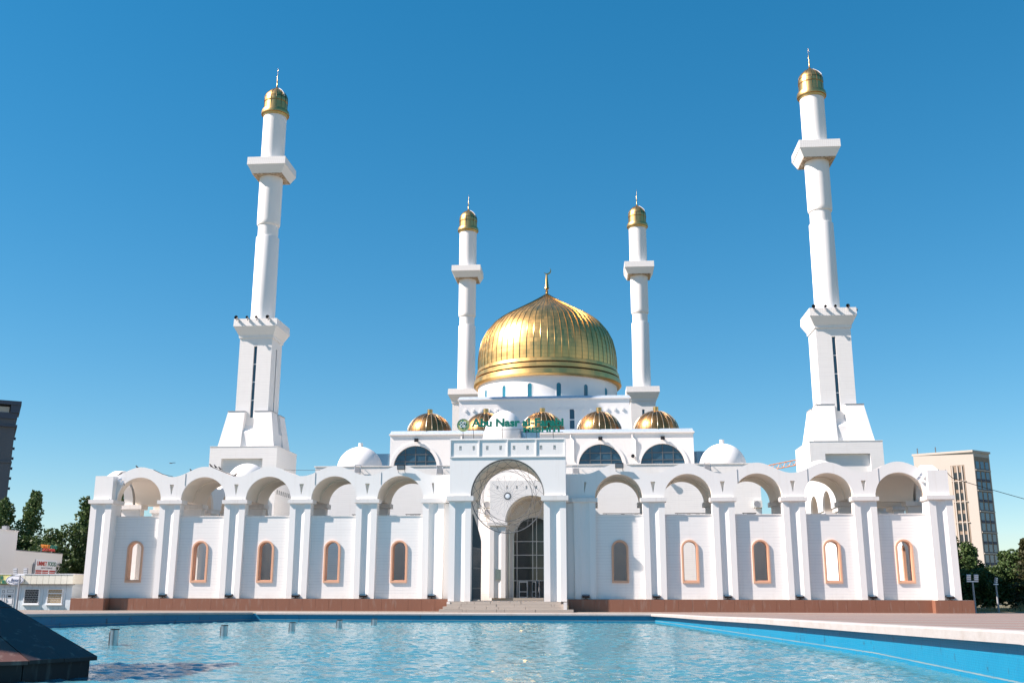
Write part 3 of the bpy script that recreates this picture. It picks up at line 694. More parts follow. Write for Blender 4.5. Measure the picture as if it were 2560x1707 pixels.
# ------------------------------------------------------------------ minarets
def minaret(x, y, label, group, base=True, mir=1, dzb=0.0):
    t = thing('minaret', label, 'minaret', (x,y,0), group=group)
    if base:
        px = sorted((mir*-3.62, mir*3.3))
        MB().prism(rloop(-5.65,5.65,0,24.9), [rloop(px[0],px[1],12,22.95)], -5.65, -5.05).obj('base_front', M['siding'], t)
        b = MB().box(-5.65,5.65,-5.05,5.65,0,24.9).obj('base_block', M['siding'], t)
        MB().box(-5.7,5.7,-5.7,5.7,24.9,25.0).obj('base_coping', M['cap'], t)
        mm = MB()
        for i in range(9): q = -4.4+i*1.1; mm.box(*sorted((mir*5.66, mir*5.72)), q-.16, q+.16, 17.3, 18.0) if False else mm.box(5.652, 5.70, q-.16, q+.16, 17.2, 17.9)
        mm.obj('dentil_notch_row', M['frame_dark'], t)  # dark raised tabs painting the shade inside wall notches
        MB().prism(archloop(0,5,10.2,1.3,16), [], -.03, .03).obj('opening_shade_plate', M['frame_dark'], t, (5.67,1.0,0), 30, rz=pi/2)  # flat dark plate painting the shade inside an arched opening
        for sx in (-1,1):
            for sy in (-1,1):
                f = lambda h, i, z: [(sx*a, sy*b_, z) for a, b_ in ((i,i),(h,i),(h,h),(i,h))]
                lg = MB().loft([f(4.75,.95,25.0), f(3.72,.85,31.1)]).obj('buttress', M['siding'], t)
                MB().loft([f(3.80,.80,31.1), f(3.80,.80,31.2)]).obj('flashing', M['grey_metal'], lg)
        for k in range(4):
            MB().loft([[( -.95,-4.3,25),(.95,-4.3,25),(.95,-2.8,25),(-.95,-2.8,25)],[(-.9,-4.2,27.6),(.9,-4.2,27.6),(.9,-2.8,28.9),(-.9,-2.8,28.9)]]).obj('infill', M['white_plain'], t, rz=k*pi/2)
    h = 2.82; z0 = 25.0 if base else 30.0
    sw = .28
    for k in range(4):
        hw = h if k % 2 == 0 else h-.5
        tw = MB().prism(rloop(-hw,hw,z0,44.0), [rloop(-sw,sw,30.2 if base else 40.3,42.55 if base else 42)], -h, -h+.5).obj('tower_wall', M['siding'], t, rz=k*pi/2)
        zs = [30.2,33.2,36.35,39.45,42.55] if base else [40.3,42]
        for a, b in zip(zs, zs[1:]): MB().box(-sw,sw,-h+.3,-h+.34,a+.07,b-.07).obj('pane', M['glass'], tw)
        for a in zs[1:-1]: MB().box(-sw,sw,-h+.2,-h+.42,a-.07,a+.07).obj('transom', M['frame_white'], tw)
    c = MB().frust(44.0,3.0,44.5,3.02).obj('cornice', M['white'], t)
    MB().frust(44.5,3.06,45.9,3.80).obj('cornice_flare', M['white'], c)
    MB().frust(45.9,3.82,47.22,3.76).obj('frieze', M['relief'], c)
    MB().lathe([(2.07,47.2),(2.02,62.9),(1.98,63.0),(1.78,63.02)],56).obj('lower_shaft', M['white_plain'], t, smooth=35)
    MB().lathe([(1.78,62.9),(1.78,65.3)],56).obj('neck', M['white_plain'], t, smooth=35)
    MB().lathe([(1.80,65.2),(1.93,65.25),(2.02,65.45),(2.05,66),(2.05,74.6)],56).obj('middle_shaft', M['white_plain'], t, smooth=35)
    p = MB().frust(74.42,2.72,75.85,3.42).obj('balcony', M['white'], t)
    MB().frust(74.3,2.70,74.42,2.70).obj('balcony_underside', M['decay'], p)
    MB().frust(75.85,3.47,77.25,3.44).obj('frieze', M['relief'], p)
    MB().lathe([(2.07,77.2),(2.07,86.6)],56).obj('upper_shaft', M['white_plain'], t, smooth=35)
    g = MB().lathe([(2.07,86.35),(2.18,86.4),(2.25,86.75),(2.5,86.8),(2.55,87.15),(2.42,87.6),(2.14,87.7),(2.1,89.1),(2.02,89.15),(2.02,89.3),(2.14,89.35),(2.14,89.7),(2.08,90.3),(1.88,90.85),(1.48,91.4),(.95,91.85),(.5,92.1),(.16,92.3)],48).obj('gold_cap', M['gold_cap'], t, smooth=35)
    MB().lathe([(2.2,86.76),(2.44,86.78),(2.2,86.8)],48,cap=False).obj('groove', M['gold_dark'], g)
    rp = [(r+.02,0,z) for r, z in ((2.1,87.7),(2.1,89.1),(2.14,89.4),(2.14,89.7),(2.08,90.3),(1.88,90.85),(1.48,91.4),(.95,91.85),(.5,92.1))]
    rm = ME.get('capr') or MB().tube(rp,.035,5).mesh('rib', M['gold_dark'], 60); ME['capr'] = rm
    for k in range(14): link('rib', rm, g, (0,0,0), 2*pi*k/14+.1)
    lr = MB().tube([(r+.1,0,z) for r, z in ((2.1,90.2),(1.9,90.85),(1.5,91.4),(.97,91.85),(.5,92.2))],.05,6).obj('white_rail', M['signwhite'], g, rz=-.55)
    s = MB().lathe([(.16,92.2),(.28,92.4),(.12,92.6),(.10,93.6),(.06,95.1),(.025,95.15),(.012,96.6)],10).obj('spire', M['gold_rib'], t, smooth=40)
    return t
minaret(-48.5, 63.6, 'tall front minaret on the left with horn loudspeakers on its cornice', 'front minarets')
minaret(48.5, 63.6, 'tall front minaret on the right, the nearest to the viewer', 'front minarets', mir=-1)
minaret(-20.5, 128.4, 'slimmer looking rear minaret left of the great golden dome', 'rear minarets', base=False)
minaret(20.5, 128.4, 'slimmer looking rear minaret right of the great golden dome', 'rear minarets', base=False)

# horn loudspeakers
def horn_mesh(r): return MB().lathe([(.07,.55),(.1,.25),(r*.55,.1),(r,0),(r*.98,.0),(r*.5,.09),(.05,.2)],20,cap=False)
def horn(x,y,z,r,label,rz=0):
    t = thing('horn_loudspeaker', label, 'loudspeaker', (x,y,z), rz, group='horn loudspeakers on the minarets')
    o = horn_mesh(r).obj('horn', M['black'], t, smooth=50); o.rotation_euler = (-pi/2,0,0)
    o2 = MB().lathe([(.01,.45),(.12,.45),(.12,.75),(.01,.75)],12).obj('driver', M['grey_metal'], t, smooth=40); o2.rotation_euler = (-pi/2,0,0)
    MB().box(-.03,.03,.3,.6,-.5,-.1).obj('bracket', M['grey_metal'], t)
for cx, nm in ((-48.5,'left'),(48.5,'right')):
    for k, (dx, r, lb) in enumerate(((-3.2,.33,'large leftmost'),(-1.3,.24,'small left middle'),(.3,.24,'small right middle'),(2.3,.33,'large rightmost'))):
        horn(cx+dx, 59.15, 47.3, r, '%s black horn loudspeaker on the front cornice edge of the %s tall minaret' % (lb, nm))
horn(-52.6, 61.2, 46.9, .3, 'grey horn loudspeaker sticking out from the outer side of the left tall minaret', -pi/2)
horn(52.6, 60.6, 47.0, .3, 'grey horn loudspeaker sticking out from the outer side of the right tall minaret', pi/2)

# ------------------------------------------------------------------ floodlights
def floodlight(x, y, z, s, label, group, stand=.25, tilt=-.9, name='floodlight'):
    t = thing(name, label, 'floodlight', (x,y,z), group=group)
    b = MB().box(-.5*s,.5*s,-.12*s,.12*s,-.34*s,.34*s).obj('housing', M['black'], t, (0,0,stand+.1)); b.rotation_euler = (tilt,0,0)
    MB().box(-.43*s,.43*s,-.135*s,-.121*s,-.27*s,.27*s).obj('lens', M['glass'], b)
    MB().box(-.06*s,.06*s,-.05,.05,0,stand).obj('stand', M['black'], t)
    MB().box(-.3*s,.3*s,-.12*s,.12*s,0,.04).obj('foot', M['black'], t)
for sgn, nm in ((-1,'left'),(1,'right')):
    for i in range(6):
        lb = 'black floodlight at the foot of the %s pillar %s of the entrance' % (ORD[i], nm) if i < 5 else 'black floodlight at the foot of the %s corner pillar' % nm
        floodlight(sgn*PX[i], (-1.03 if i == 5 else -.05), ZB, .72, lb, 'floodlights at the pillar feet', .2, -1.25)
def arch_flood(x, label):
    t = thing('floodlight', label, 'floodlight', (x,-.22,14.05), group='large floodlights on the arch tops')
    b = MB().box(-.42,.42,-.1,.1,-.26,.26).obj('housing', M['black'], t, (0,0,.45)); b.rotation_euler = (.35,0,0)
    MB().box(-.36,.36,-.112,-.101,-.2,.2).obj('lens', M['grey_metal'], b)
    MB().tube([(-.35,.0,.3),(-.35,.32,-.1)],.03).tube([(.35,.0,.3),(.35,.32,-.1)],.03).obj('bracket', M['grey_metal'], t)
arch_flood(-11.2, 'black floodlight on top of the arch left of the entrance'); arch_flood(11.4, 'black floodlight on top of the arch right of the entrance')
for x, lb in ((-20.4,'small black floodlight above the left lunette window'),(10.07,'small black floodlight above the inner right lunette window'),(20.2,'small black floodlight above the far right lunette window')):
    t = thing('floodlight', lb, 'floodlight', (x,61.3,26.2), group='floodlights above the lunettes')
    MB().box(-.33,.33,0,.3,-.28,.28).obj('housing', M['black'], t); MB().box(-.2,.2,.3,.697,-.05,.05).obj('bracket', M['black'], t)

# cameras, loudspeaker and small fittings on the hall walls
for x, z, lb in ((-13.6,23.6,'small black loudspeaker on the hall wall left of the portal'),(15.3,23.3,'small black loudspeaker between the two right lunettes')):
    t = thing('wall_loudspeaker', lb, 'loudspeaker', (x,61.6,z)); o = MB().lathe([(.05,.3),(.28,.1),(.3,0),(.1,.05)],16,cap=False).obj('horn', M['black'], t, smooth=50); o.rotation_euler = (-pi/2,0,0)
    MB().box(-.05,.05,.2,.397,-.05,.05).obj('bracket', M['grey_metal'], t)
for x, z, lb in ((-24.2,17.9,'round white horn speaker on the left court wall'),(18.9,18.4,'round white horn speaker on the right court wall')):
    t = thing('wall_loudspeaker', lb, 'loudspeaker', (x,45.3,z)); o = MB().lathe([(.06,.6),(.3,.2),(.5,0),(.48,0),(.22,.15),(.05,.3)],20,cap=False).obj('horn', M['ac'], t, smooth=50); o.rotation_euler = (-pi/2,0,0)
    MB().lathe([(.01,.04),(.2,.04),(.18,.1),(.01,.1)],12).obj('throat', M['black'], t).rotation_euler = (-pi/2,0,0); MB().box(-.06,.06,.4,.697,-.06,.06).obj('bracket', M['grey_metal'], t)
for x, z, lb in ((-26.4,19.2,'grey steel floodlight bracket hung on the left court wall'),(25.4,19.2,'grey steel floodlight bracket hung on the right court wall'),(-14.0,19.0,'steel floodlight bracket beside the portal on its left'),(6.2,18.9,'steel floodlight bracket beside the portal on its right')):
    yy = 45.9 if abs(x) > 20 else 20.0
    t = thing('flood_bracket', lb, 'bracket', (x,45.55,z))
    mm = MB()
    for a in (-.45,.45): mm.tube([(a,0,1.0),(a,-.25,-.3)],.05).tube([(a,.3,.9),(a,-.1,.9)],.05)
    mm.tube([(-.45,-.25,-.3),(.45,-.25,-.3)],.05).tube([(-.45,0,1.0),(.45,0,1.0)],.05).obj('bracket_frame', M['steel'], t)
    MB().box(-.36,.36,-.35,-.1,-.15,.6).obj('housing', M['grey_metal'], t)
for x0, x1, lb in ((-18.4,-15.7,'dark lighting bar seen through the second arch left of the entrance'),(-12.3,-10.6,'dark lighting bar seen through the first arch left of the entrance'),(9.7,14.6,'dark lighting bar seen through the first arch right of the entrance'),(17.6,20.9,'dark lighting bar seen through the second arch right of the entrance'),(24.9,26.4,'dark lighting bar seen through the third arch right of the entrance')):
    t = thing('lighting_bar', lb, 'light', (x0,9.0,10.25), group='lighting bars behind the parapets')
    MB().box(0,x1-x0,-.05,.05,0,.07).obj('rail', M['black'], t)
    for k in (.45,.75): MB().box((x1-x0)*k-.2,(x1-x0)*k+.2,-.2,.1,-.28,-.003).obj('lamp_head', M['grey_metal'], t)
    for k in (.08,.92): MB().box((x1-x0)*k-.04,(x1-x0)*k+.04,-.04,.04,-9.1,-.003).obj('post', M['grey_metal'], t)
def ac_unit(x, y, z, label):
    t = thing('air_conditioner', label, 'air conditioner', (x,y,z), group='outdoor air conditioner units')
    MB().box(-.62,.62,-.4,0,-.5,.5).obj('casing', M['ac'], t)
    mm = MB().ring(-.12,-.41,0,.40,.025,32,5)
    for r in (.1,.2,.3): mm.ring(-.12,-.41,0,r,.012,24,4)
    mm.obj('fan_grille', M['grey_metal'], t); o = MB().lathe([(.01,0),(.39,0),(.39,.006),(.01,.006)],28).obj('fan_opening', M['grey_metal'], t, (-.12,-.408,0)); o.rotation_euler = (pi/2,0,0)
    MB().box(-.5,-.42,-.38,-.003,-.62,-.503).box(.42,.5,-.38,-.003,-.62,-.503).obj('bracket', M['black'], t)
ac_unit(32.4,45.9,14.2,'white air conditioner seen through the third arch right of the entrance')
ac_unit(-6.8,45.9,14.3,'upper white air conditioner on the wall inside the entrance arch'); ac_unit(-6.7,45.9,13.2,'lower white air conditioner on the wall inside the entrance arch')

# ------------------------------------------------------------------ sign over the entrance
DG = bpy.context.evaluated_depsgraph_get
def text_mesh(s, off=.0, ext=.02):
    cu = bpy.data.curves.new('letter', 'FONT'); cu.body = s; cu.size = 1; cu.offset = off; cu.extrude = ext; cu.resolution_u = 3
    ob = bpy.data.objects.new('letter', cu); COL.objects.link(ob); dg = DG(); dg.update()
    me = bpy.data.meshes.new_from_object(ob.evaluated_get(dg)); bpy.data.objects.remove(ob); return me
def xr(me): xs = [v.co.x for v in me.vertices]; return (min(xs), max(xs)) if xs else (0, 0)
def letters(s, parent, x0, x1, z0, capz, y, mat, off=.02, depth=.08, name='letter', split=True):
    full = text_mesh(s, off); a, b = xr(full); sx = (x1-x0)/(b-a)
    hm = text_mesh('H', off); hz_ = max(v.co.y for v in hm.vertices); sz = capz/hz_
    for i, ch in enumerate(s) if split else [(len(s)-1, s)]:
        if ch == ' ': continue
        me = text_mesh(ch, off) if split else full
        dx = xr(text_mesh(s[:i+1], off))[1]-xr(me)[1] if split else 0
        for v in me.vertices:
            x, yy, zz = v.co; v.co = ((x+dx-a)*sx+x0, y-zz/.02*depth/2, yy*sz+z0)
        me.materials.clear(); me.materials.append(mat); me.name = name
        link(name, me, parent)
sg = thing('mosque_sign', 'green lettered rooftop sign with round emblem over the entrance', 'sign', (0,-1.0,17.2))
letters('Abu Nasr al-Farabi', sg, -3.8, 5.77, 1.36, .80, 0, M['green'], .046)
letters('MESHITI', sg, 1.6, 5.36, .72, .50, 0, M['green'], .045)
em = MB().lathe([(.01,0),(.66,0),(.66,.1),(.01,.1)],40).obj('emblem', M['yellow'], sg, (-4.64,.04,1.5), 40); em.rotation_euler = (pi/2,0,0)
def disc(parent, r0, r1, mat, y, dx=0, dz=0):
    return MB().prism([(r1*cos(2*pi*i/40)+dx, r1*sin(2*pi*i/40)+dz) for i in range(40)], [[(r0*cos(2*pi*i/40)+dx, r0*sin(2*pi*i/40)+dz) for i in range(40)]], y-.02, y).obj('emblem_ring', mat, parent, (-4.64,.04,1.5), 40)
disc(sg, .625, .66, M['green'], -.103); disc(sg, .525, .55, M['green'], -.102, -.04, .05)
st = []
for i in range(16): r = .47 if i % 2 == 0 else .35; st.append((r*cos(2*pi*i/16)-.05, r*sin(2*pi*i/16)+.06))
MB().prism(st, [], -.125, -.1).obj('emblem_star', M['green'], sg, (-4.64,.04,1.5))
letters('QM', sg, -4.98, -4.40, 1.60, .27, -.10, M['signwhite'], .01, .03); letters('DB', sg, -4.98, -4.40, 1.25, .27, -.10, M['signwhite'], .01, .03)
for z in (1.02, 1.72, .70): MB().tube([(-4.9 if z < 1.7 and z > .8 else (-3.8 if z > 1 else 1.5),.12,z),(5.7,.12,z)],.022,6).obj('sign_rail', M['black'], sg)
for x in (-4.64,-3.55,-.55,1.9,3.0,4.7): MB().tube([(x,.14,0),(x-.1,.13,1.75)],.028,6).obj('sign_post', M['black'], sg)

# ------------------------------------------------------------------ birds
def bird(x, y, z, label, rz=0, s=.5):
    t = thing('bird', label, 'bird', (x,y,z), rz, group='black birds on the arches')
    MB().tube([(-.62*s,0,.18*s),(-.3*s,0,.30*s),(0,0,.45*s),(.2*s,0,.62*s),(.28*s,0,.78*s),(.36*s,0,.86*s),(.44*s,0,.84*s),(.58*s,0,.80*s)],[.03*s,.1*s,.19*s,.17*s,.1*s,.11*s,.08*s,.01*s],8).obj('body', M['bird'], t, smooth=60)
    MB().tube([(0,.06*s,.3*s),(.02*s,.07*s,0)],.025*s,5).obj('leg', M['bird'], t); MB().tube([(0,-.06*s,.3*s),(.02*s,-.07*s,0)],.025*s,5).obj('leg', M['bird'], t)
cL = lambda x: wave(x+(PX[4]+S/2)) if x < -PX[4] else wave(x+(PX[3]+S/2))
for x, lb, r in ((-40.1,'black bird on the crown of the outermost left arch',pi),(-34.1,'black bird sitting low on the rising flank of the second arch from the left',pi),(-32.0,'leftmost of three black birds on the second arch from the left',pi*.9),(-31.5,'middle one of three black birds on the second arch from the left',pi*.9),(-31.0,'rightmost of three black birds on the second arch from the left',pi*.9),(-29.3,'black bird in the dip between the second and third arch from the left',0)):
    bird(x, 1.0, cL(x)-.02, lb, r)
bird(-41.9,.8,wave(-41.9+(PX[4]+S/2))+.05,'black bird beside the spotlights at the left end of the arcade',0)
fb = thing('bird', 'black bird flying above the arcade with spread wings', 'bird', (-36.9,2,15.35), group='black birds on the arches')
MB().tube([(-.3,0,0),(0,0,.05),(.3,0,0)],[.02,.09,.03],8).obj('body', M['bird'], fb, smooth=60)
MB().add([(0,0,.05),(-.1,.1,.05),(-.5,.35,.22),(-.75,.4,.2),(-.45,.1,.18)],[(0,1,2,3,4)]).add([(0,0,.05),(.1,.1,.05),(.5,.35,.22),(.85,.4,.12),(.45,.1,.18)],[(0,1,2,3,4)]).obj('wings', M['bird'], fb); fb.scale = (.6,.6,.6)

# spotlights at the ends of the arcade, conduits and cable
for sgn, nm in ((-1,'left'),(1,'right')):
    t = thing('spotlight', 'white twin spotlight fixed at the %s end of the arcade beside the corner block' % nm, 'spotlight', (sgn*41.3,-.35,13.3), group='spotlights at the arcade ends')
    for dz, dx in ((.1,.0),(-.25,.25)):
        o = MB().lathe([(.02,-.3),(.14,-.28),(.2,.2),(.17,.22),(.02,.15)],14).obj('lamp_head', M['signwhite'], t, (dx*-sgn,0,dz), 50); o.rotation_euler = (1.9,.3*sgn,0)
    MB().tube([(sgn*.3,.35,.0),(0,.1,0)],.03).tube([(0,.4,.05),(-sgn*.4,.42,-.5)],.03).obj('bracket', M['grey_metal'], t)
def cable(name, label, pts, r=.02, sag=0.0):
    out = []
    for a, b in zip(pts, pts[1:]):
        for i in range(10):
            t = i/10; p = Vector(a).lerp(Vector(b), t); p.z -= sag*4*t*(1-t); out.append(tuple(p))
    out.append(pts[-1]); tag(MB().tube(out, r, 5).obj(name, M['cable'], smooth=60), label, 'cable')
cable('cable', 'thin black cable running from the right corner block out of the picture', [(44.0,.4,13.9),(47.5,8,13.75),(70,14,8.5)], .035, .2)
cable('cable', 'black cable draped over the second arch from the left', [(-31.6,.3,wave(-31.6+32.28)+.05),(-30.2,.3,14.15),(-29.0,.3,wave(-29+32.28)+.04)], .03)
cable('cable', 'thin cable strung across the gap between the third and fourth arch', [(-23.9,.5,14.4),(-19.6,.5,14.35)], .02, .05)
cable('cable', 'black cable along the outermost left arch', [(-38.0,.3,wave(38-39.28)+.05),(-36.9,.3,wave(2.38)+.06),(-35.8,.3,wave(3.48)+.05)], .03)
for x, lb in ((-34.35,'left'),(-20.35,'middle'),(-13.35,'right')):
    tag(MB().box(x-.02,x+.02,.05,.078,12.75,wave(3.5-1.4)-.02).obj('joint_strip', M['grey_metal']), 'thin grey joint strip up the arch screen of the left wing, the %s one' % lb, 'strip')
for x, lb in ((23.3,'left'),(30.3,'middle'),(37.3,'right')):
    tag(MB().box(x-.02,x+.02,.05,.078,12.6,wave(3.5-1.5)-.02).obj('joint_strip', M['grey_metal']), 'thin grey joint strip up the arch screen of the right wing, the %s one' % lb, 'strip')

# ------------------------------------------------------------------ pool fittings
for (x, y, h, r), lb in zip(((-17.15,-50.1,.85,.21),(-15.0,-39.2,.71,.20),(-12.9,-31.2,.66,.19),(-11.15,-24.4,.64,.2),(-9.7,-18.2,.56,.2)),
                            ('nearest and tallest steel pipe standing in the pool, by the granite block','second steel pipe from the left standing in the pool','middle steel pipe standing in the pool','fourth steel pipe from the left standing in the pool','farthest and rightmost steel pipe standing in the pool')):
    t = thing('fountain_pipe', lb, 'fountain pipe', (x,y,WZ), group='steel fountain pipes in the pool')
    MB().lathe([(r,-.5),(r,h-.05)],28).obj('pipe', M['steel'], t, smooth=40)
    MB().lathe([(r*1.12,h-.05),(r*1.14,h),(.01,h+.01)],28).obj('lid', M['black'], t, smooth=40)
    MB().tube([(-r*1.3,0,-.4),(-r*1.3,0,h*.8),(-r*.9,0,h*.93)],.035,6).obj('wire', M['frame_dark'], t)

# granite fountain wedge in the left foreground
gr = thing('granite_fountain', 'dark polished granite fountain block with sloping slab top in the lower left corner', 'fountain', (-8.6,-69.6,WZ))
def pt(x, y, z): return (x+8.6, y+69.6, z-WZ)
FO = [(-8.75,-69.8),(-9.9,-72.0),(-13.6,-74.6),(-24,-75.0),(-26,-64),(-15.5,-60.5)]        # foot of the walls
m = MB()
for (a, b) in zip(FO, FO[1:]+FO[:1]):
    n_ = max(1, int((Vector(b)-Vector(a)).length/2.2))
    for i in range(n_):
        p = Vector(a).lerp(Vector(b), i/n_); q = Vector(a).lerp(Vector(b), (i+1)/n_); d = (q-p).normalized(); nn_ = Vector((d.y,-d.x))*-1
        p2 = p+d*.02; q2 = q-d*.02
        MB().add([pt(*p2,-1.3),pt(*q2,-1.3),pt(*q2,-.18),pt(*p2,-.18),pt(*(p2+nn_*-.08),-1.3),pt(*(q2+nn_*-.08),-1.3),pt(*(q2+nn_*-.08),-.18),pt(*(p2+nn_*-.08),-.18)],
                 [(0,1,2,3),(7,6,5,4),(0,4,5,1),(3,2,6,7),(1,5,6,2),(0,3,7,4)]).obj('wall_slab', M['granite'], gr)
rnd_g = random.Random(3); AP = (-19,-68,4.6); cc = Vector((-18,-68.5))
ED = [tuple(cc+(Vector(p)-cc)*1.03) for p in FO]
for i, (a, b) in enumerate(zip(ED, ED[1:]+ED[:1])):
    a_, b_ = Vector((*a,-.12)), Vector((*b,-.12)); ap = Vector(AP); k_ = 3 if (b_-a_).length > 4 else 2
    for j in range(k_):
        p0, p1 = a_.lerp(b_, j/k_+.004), a_.lerp(b_, (j+1)/k_-.004)
        for u0, u1 in ((0,.34),(.345,.68),(.685,.995)):
            top = [pt(*p0.lerp(ap,u0)), pt(*p1.lerp(ap,u0)), pt(*p1.lerp(ap,u1)), pt(*p0.lerp(ap,u1))]
            zo = rnd_g.uniform(-.012,.012); top = [(x,y,z+zo) for x,y,z in top]; vs = top+[(x,y,z-.12) for x,y,z in top]
            MB().add(vs, [(0,1,2,3),(7,6,5,4),(0,4,5,1),(1,5,6,2),(2,6,7,3),(3,7,4,0)]).obj('roof_slab', M['granite_lit'] if i in (1,2) else M['granite'], gr)  # lighter copy paints sunlight onto two of the sides
MB().loft([[(-21.5,-7.6,0),(-17.5,-7.6,0),(-17.5,1.5,0),(-21.5,1.5,0)],[(-20.5,-7.0,19.5),(-18.2,-7.0,19.5),(-18.2,.8,19.5),(-20.5,.8,19.5)]]).obj('shade_pylon', M['granite'], gr)  # added unseen block, shaped to throw shade over slabs and water

# ------------------------------------------------------------------ kiosk and neighbours on the left
KX0, KX1, KY = -60.0, -46.4, 1.6
kio = thing('kiosk', 'long low white kiosk with barred windows at the left end of the arcade', 'kiosk', (KX1,KY,0))
L = KX1-KX0
MB().box(-L,0,.06,5,-.35,3.6).obj('body', M['kiosk'], kio)
n_ = 22; pw = L/n_
mp = MB().box(-pw+.03,0,0,.06,-.3,2.62).mesh('wall_panel', M['kiosk'])
for i in range(n_): link('wall_panel', mp, kio, (-i*pw,0,0))
mf = MB().box(-.63,0,-.5,.0,2.62,3.60).mesh('fascia_panel', M['kioskcream'])
for i in range(10): link('fascia_panel', mf, kio, (.28-i*.66,0,0))
MB().box(-L,-6.6,-.503,-.0,2.62,3.60).obj('fascia_sign', M['yellow'], kio); MB().box(-L,.35,-.55,5.1,3.62,3.68).obj('roof_edge', M['signwhite'], kio)
MB().box(.002,.06,.0,5,-.3,2.62).obj('side_panel', M['kiosk'], kio); MB().box(-.2,.30,.001,5,2.62,3.60).obj('fascia_side', M['kioskcream'], kio)
MB().box(-L,.29,-.48,.05,2.55,2.61).obj('gutter', M['bark'], kio)
letters('INI', kio, -8.7, -7.45, 3.1, .36, -.52, M['green'], .03, .04); letters('EKE', kio, -8.7, -6.95, 2.68, .32, -.52, M['green'], .03, .04)
ov = [(.98*cos(2*pi*i/40), .50*sin(2*pi*i/40)) for i in range(40)]
osg = thing('oval_sign', 'oval pale blue script sign on the kiosk roof edge', 'sign', (KX1-6.0,KY-.62,3.02))
MB().prism(ov, [], -.05, .05).obj('plate', M['signwhite'], osg, smooth=30); MB().prism([(x*.95,z*.93) for x,z in ov], [[(x*.91,z*.87) for x,z in ov]], -.06, -.051).obj('rim', M['navy'], osg, smooth=30)
letters('Assorti', osg, -.42, .66, -.16, .36, -.07, M['navy'], -.005, .02)
MB().tube([(-.62,-.06,-.02),(-.74,-.06,-.08),(-.68,-.06,-.16),(-.4,-.06,-.17),(0,-.06,-.33),(.4,-.06,-.28),(.68,-.06,-.05)],.025,6).obj('flourish', M['navy'], osg)
def kwin(x, glass):
    wf = MB().prism(rloop(-.85,.85,.55,2.15), [rloop(-.75,.75,.68,2.05)], -.1, .0).obj('window', M['frame_white'], kio, (x,0,0))
    MB().box(-.75,.75,-.02,-.004,.68,2.05).obj('pane', M[glass], wf)
    mm = MB()
    for r in range(6):
        for c in range(9):
            x0 = -.75+c*.172+(.086 if r % 2 else 0); z0 = .68+r*.235
            pts = [(x0,-.09,z0+.06),(x0+.0,-.09,z0+.2),(x0+.086,-.09,z0+.25)]
            if x0+.086 < .76: mm.tube(pts, .014, 4).tube([(x0+.172 if x0+.172 < .76 else .75,-.09,z0+.2),(x0+.086,-.09,z0+.25)], .014, 4)
    mm.obj('grille', M['frame_white'], wf); MB().box(-.92,.92,-.16,-.003,.46,.549).obj('sill', M['signwhite'], wf)
    return wf
kwin(-4.3,'black'); w2 = kwin(-1.75,'blind'); MB().box(-.75,.75,-.08,-.03,1.62,1.72).obj('blind_bar', M['frame_white'], w2)
dr = MB().box(-.75,.75,-.06,0,-.2,2.2).obj('door', M['frame_white'], kio, (-6.95,0,0))
for x0,x1,z0,z1 in ((-.62,-.35,1.7,2.0),(-.1,.62,1.75,2.05),(-.62,-.3,.55,1.55),(-.1,.62,.55,1.55),(-.1,.62,.0,.45)): MB().prism(rloop(x0,x1,z0,z1),[rloop(x0+.05,x1-.05,z0+.05,z1-.05)],-.085,-.061).obj('moulding', M['grey_metal'], dr)
MB().box(.05,.4,-.08,-.062,1.28,1.45).obj('notice', M['black'], dr); MB().tube([(-.22,-.14,1.0),(-.22,-.14,1.2)],.03).obj('handle', M['steel'], dr)

ub = thing('food_building', 'low white shop building with red and green signboard behind the kiosk', 'shop', (-60.9,15,0))
MB().add([(0,0,0),(-1.1,13.5,0),(-12,13.5,0),(-12,0,0),(0,0,6.6),(-1.1,13.5,6.6),(-12,13.5,6.6),(-12,0,6.6)],[(0,3,2,1),(4,5,6,7),(0,1,5,4),(1,2,6,5),(2,3,7,6),(3,0,4,7)]).obj('wall', M['white_plain'], ub)
MB().add([(.05,-.05,6.6),(-1.05,13.55,6.6),(-12,13.55,6.6),(-12,-.05,6.6),(.05,-.05,6.7),(-1.05,13.55,6.7),(-12,13.55,6.7),(-12,-.05,6.7)],[(0,3,2,1),(4,5,6,7),(0,1,5,4),(1,2,6,5),(2,3,7,6),(3,0,4,7)]).obj('coping', M['grey_metal'], ub)
MB().tube([(-.32,5.2,0),(-.32,5.2,5.1),(-.5,5.4,5.3)],.1).obj('drain_pipe', M['grey_metal'], ub)
bd = thing('shop_board', 'white signboard with UMMET FOOD in red and green and red price tags', 'sign', (-61.36,21.55,0), pi/2+.081)
# local x runs back along the wall, local -y points out of it
MB().box(-.9,5.3,-.06,-.02,3.2,5.75).obj('board', M['signwhite'], bd)
letters('UMMET', bd, -.55, 2.25, 5.0, .52, -.08, M['red'], .02, .03); letters('FOOD', bd, 2.6, 5.0, 5.0, .52, -.08, M['green'], .02, .03)
letters('доставка', bd, .7, 3.9, 4.64, .20, -.08, M['navy'], .0, .02)
for r, xs in ((4.24,(-.75,1.15,3.2)),(3.97,(-.75,1.15,3.2)),(3.70,(.1,2.3))):
    for x in xs: MB().box(x,x+1.7,-.08,-.061,r,r+.20).obj('price_tag', M['red'], bd)
ns = thing('roof_sign', 'small orange, green and red letter sign standing on the shop roof', 'sign', (-61.45,21.9,6.6), pi/2+.081)
letters('UMMET', ns, 0, 2.6, .62, .42, 0, M['orange'], .03, .06); letters('FOOD', ns, 2.75, 4.7, .62, .42, 0, M['green'], .03, .06); letters('ДОСТАВКА', ns, .5, 4.2, .26, .30, 0, M['red'], .03, .06)
for x in (.3, 3.4): MB().tube([(x,.08,0),(x,.08,.7)],.04,6).obj('post', M['grey_metal'], ns)
